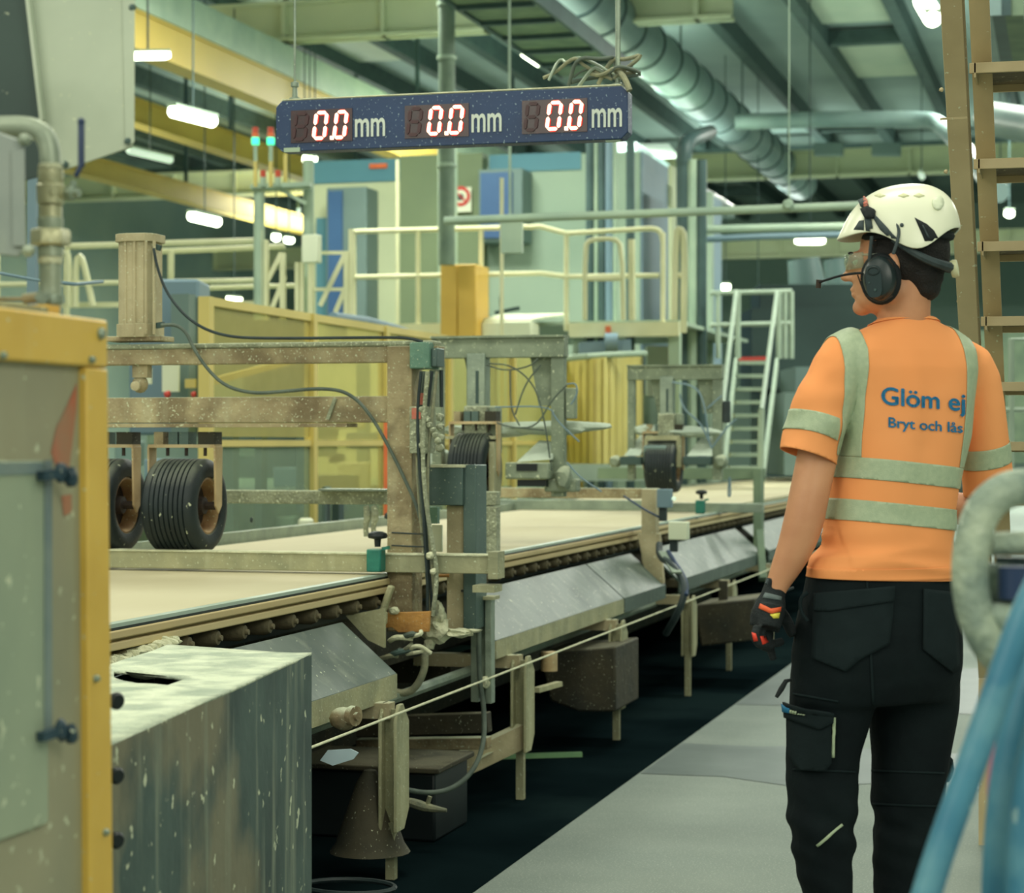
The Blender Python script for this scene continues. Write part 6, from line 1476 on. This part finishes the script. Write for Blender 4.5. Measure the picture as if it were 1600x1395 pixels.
H_('lamp_clip', [(1341, 307), (1352, 303), (1358, 322), (1348, 326)], 'strap', .005, .008)
H_('clip_tab', [(1352, 307), (1357, 315), (1358, 326), (1353, 326)], 'red_sticker', .006, .006)
H_('buckle', [(1348, 330), (1359, 325), (1369, 330), (1368, 342), (1354, 343)], 'black_soft', .006, .008)
H_('strap', [(1352, 342), (1362, 342), (1367, 372), (1368, 381), (1357, 379)], 'strap', .0035, .003)
H_('strap', [(1362, 336), (1370, 338), (1386, 355), (1405, 378), (1396, 378), (1376, 360)], 'strap', .0035, .003)
# harness below the shell
hl = blobpart('headband', 'black_soft', lambda b: b.tube([HM @ Vector((math.sin(a) * .080, -.030 + math.cos(a) * .090, .080 + .004 * math.cos(a))) for a in [math.pi * (-1 + 2 * k / 32) for k in range(33)]], .010, 8), hel)
blobpart('nape_strap', 'strap', lambda b: b.tube([HM @ Vector(p) for p in ((-.088, -.01, .07), (-.090, -.04, .045), (-.082, -.075, .022), (-.055, -.105, .010), (0, -.122, .006), (.055, -.105, .010), (.085, -.07, .03))], [.007, .008, .009, .010, .011, .010, .008], 8, smooth=2), hel)
blobpart('adjust_knob', 'cream', lambda b: b.lathe(HM @ Vector((0, -.118, .004)), HM.to_3x3() @ Vector((0, -1, .1)), [(.018, 0), (.020, .006), (.018, .014), (0, .016)], 16), hel)
blobpart('chin_strap', 'strap', lambda b: b.tube([HM @ Vector(p) for p in ((-.088, .035, .08), (-.086, .040, .05), (-.082, .045, .02))], .004, 8), hel)

# ---- ear defenders with microphone ---------------------------------------------------
CY, CZ = .022, -.012
for s in (-1, 1):
    n_ = 'ear_defender'
    def cup(b, s=s):
        pr = [(.000, .052), (.020, .051), (.033, .045), (.039, .034), (.041, .020), (.041, .008)]
        n = 28; vs = []; fs = []
        for r_, h_ in pr:
            for k in range(n):
                a = 2 * math.pi * k / n
                vs.append(hp(s * (.072 + h_), CY + math.cos(a) * r_ * .88, CZ + math.sin(a) * r_ * 1.18))
        for i in range(len(pr) - 1):
            for k in range(n): fs.append((i * n + k, (i + 1) * n + k, (i + 1) * n + (k + 1) % n, i * n + (k + 1) % n))
        fs.append(tuple((len(pr) - 1) * n + k for k in range(n)))
        b.add(vs, fs)
    cp_ = blobpart(n_, 'muff', cup, worker)
    def cushion(b, s=s): b.tube([hp(s * .078, CY + math.cos(a) * .034, CZ + math.sin(a) * .046) for a in [2 * math.pi * k / 28 for k in range(29)]], .010, 10)
    blobpart('cushion', 'black_soft', cushion, cp_)
    blobpart('arm_wire', 'strap', lambda b, s=s: b.tube([hp(s * .118, -.012, .035), hp(s * .116, -.022, .060), hp(s * .104, -.026, .085), hp(s * .098, -.02, .10)], .0035, 8, smooth=2), cp_)
    if s < 0:
        def panel(b):
            b.add(*sect_h([(.122, .0), (.127, .0)]))
        def sect_h(lv):
            n = 28; vs = []; fs = []
            for x, _ in lv:
                for k in range(n):
                    a = 2 * math.pi * k / n; q = 2 / 3.4; cs, sn = math.cos(a), math.sin(a)
                    vs.append(hp(-x, CY + .008 + math.copysign(abs(cs) ** q, cs) * .0165, CZ - .008 + math.copysign(abs(sn) ** q, sn) * .034))
            for k in range(n): fs.append((k, (k + 1) % n, n + (k + 1) % n, n + k))
            fs.append(tuple(range(n))); fs.append(tuple(range(n, 2 * n))); return vs, fs
        pn = blobpart('control_panel', 'muff_panel', panel, cp_)
        blobpart('dial', 'muff', lambda b: b.tube([hp(-.1285, CY + .008 + .012 * math.cos(a), CZ + .014 + .008 * math.sin(a)) for a in [2 * math.pi * k / 16 for k in range(17)]], .0015, 6), pn)
        blobpart('button', 'dark_pipe', lambda b: b.tube([hp(-.127, CY + .018, CZ - .010), hp(-.129, CY + .018, CZ - .0101)], .002, 6).tube([hp(-.127, CY + .006, CZ - .026), hp(-.130, CY + .006, CZ - .026)], .003, 8), pn)
        mc = blobpart('microphone_boom', 'black_soft', lambda b: b.tube([hp(-.105, .03, -.004), hp(-.100, .055, .002), hp(-.080, .085, .004), hp(-.055, .115, .003), hp(-.03, .150, -.002), hp(-.018, .163, -.004)], .0028, 8, smooth=2), cp_)
        blobpart('microphone', 'hub_dark', lambda b: b.tube([hp(-.014, .165, .002), hp(-.012, .168, -.016)], .006, 10), cp_)
        blobpart('cord', 'hub_dark', lambda b: b.tube([hp(-.085, .07, .0), hp(-.08, .062, -.03), hp(-.088, .045, -.055), hp(-.105, .02, -.065), hp(-.11, -.005, -.052)], .0015, 6, smooth=2), cp_)
# safety glasses
def lensf(b):
    n = 14; vs = []; fs = []
    for i in range(n + 1):
        a = -1.25 + 2.5 * i / n
        for z, k in ((.050, 1.0), (.034, 1.03), (.016, .99)):
            vs.append(hp(math.sin(a) * .068 * k, .036 + math.cos(a) * .072 * k, z))
    for i in range(n):
        for j in range(2): fs.append((i * 3 + j, i * 3 + j + 1, (i + 1) * 3 + j + 1, (i + 1) * 3 + j))
    b.add(vs, fs)
gl = blobpart('safety_glasses', 'lens', lensf, worker)
sd = gl.modifiers.new('s', 'SOLIDIFY'); sd.thickness = .0018
for s in (-1, 1): blobpart('temple', 'lens', lambda b, s=s: b.tube([hp(s * .066, .06, .044), hp(s * .079, .02, .040)], .003, 8), gl)

# ---- gloves ----------------------------------------------------------------------------
mb = MB()
W_ = Bp(1212, 916, .016)
def G(px, py, y=.018): return Bp(px, py, y)
mb.tube([G(1214, 906), G(1210, 924), G(1206, 940), G(1199, 962), G(1194, 982)], [.0235, .024, .031, .036, .032], 20, smooth=1, sq=(1, 1))
mb.tube([G(1206, 945, .0), G(1200, 980, -.005)], [.026, .026], 16)
mb.tube([G(1206, 945, .045), G(1202, 980, .05)], [.024, .022], 16)
fing = [([(1184, 978, -.012), (1179, 996, -.02), (1186, 1008, -.02), (1198, 1008, -.01)], .0095), ([(1190, 985, .002), (1187, 1004, -.004), (1197, 1013, .0), (1208, 1008, .01)], .0100),
        ([(1198, 986, .02), (1199, 1004, .016), (1211, 1006, .02), (1222, 1002, .028)], .0100), ([(1202, 984, .046), (1202, 1004, .046), (1205, 1018, .046), (1209, 1031, .046)], .0098)]
for pts, r in fing: mb.tube([G(*p) for p in pts], [r, r * .98, r * .92, r * .8], 12, smooth=1)
mb.tube([G(1212, 945, .05), G(1224, 962, .06), (G(1233, 978, .055)), G(1240, 994, .045)], [.014, .0135, .0125, .010], 12, smooth=1)
gm = to_mesh_remesh(mb, .003, 2)
for v in gm.vertices: v.co += v.normal * .0015 * noise.noise(v.co * 45)
glove = add_obj('glove', gm, 'glove_black', worker, label='black work glove with orange, red and yellow panels')
gb = bvh_of(gm)
G_ = lambda nm, poly, mat: patch(nm, poly, gb, mat, glove, .0012, .0015, 3)
G_('cuff_band', [(1196, 926), (1221, 932), (1220, 938), (1192, 934)], 'glove_grey')
G_('back_panel', [(1189, 943), (1205, 951), (1220, 948), (1219, 955), (1205, 959), (1186, 950)], 'glove_orange')
G_('back_panel', [(1203, 960), (1218, 957), (1216, 966), (1208, 966)], 'glove_yellow')
G_('knuckle_pad', [(1175, 988), (1181, 990), (1184, 1001), (1178, 1002)], 'glove_red')
G_('knuckle_pad', [(1187, 994), (1196, 993), (1201, 1004), (1191, 1007)], 'glove_red')
blobpart('cuff_tab', 'strap', lambda b: b.tube([G(1200, 905, .0), G(1197, 912, -.005)], .003, 6).tube([G(1222, 925, .03), G(1240, 918, .03)], [.004, .003], 6), glove)
mb = MB()
f_ = (wr - el).normalized()
mb.tube([wr - f_ * .03, wr + f_ * .02, wr + f_ * .09], [.026, .034, .032], 16, smooth=1)
for k in range(4):
    o_ = Vector((-.03 + .018 * k, 0, -.006)); b0 = wr + f_ * .08 + o_
    mb.tube([b0, b0 + f_ * .035, b0 + f_ * .045 + Vector((0, 0, -.03)), b0 + f_ * .02 + Vector((0, 0, -.045))], [.0095, .009, .0088, .0078], 10, smooth=1)
mb.tube([wr + f_ * .03 + Vector((-.03, 0, 0)), wr + f_ * .06 + Vector((-.055, 0, -.005)), wr + f_ * .09 + Vector((-.05, 0, -.02))], [.012, .011, .009], 10, smooth=1)
add_obj('glove', to_mesh_remesh(mb, .0035, 2), 'glove_black', worker)
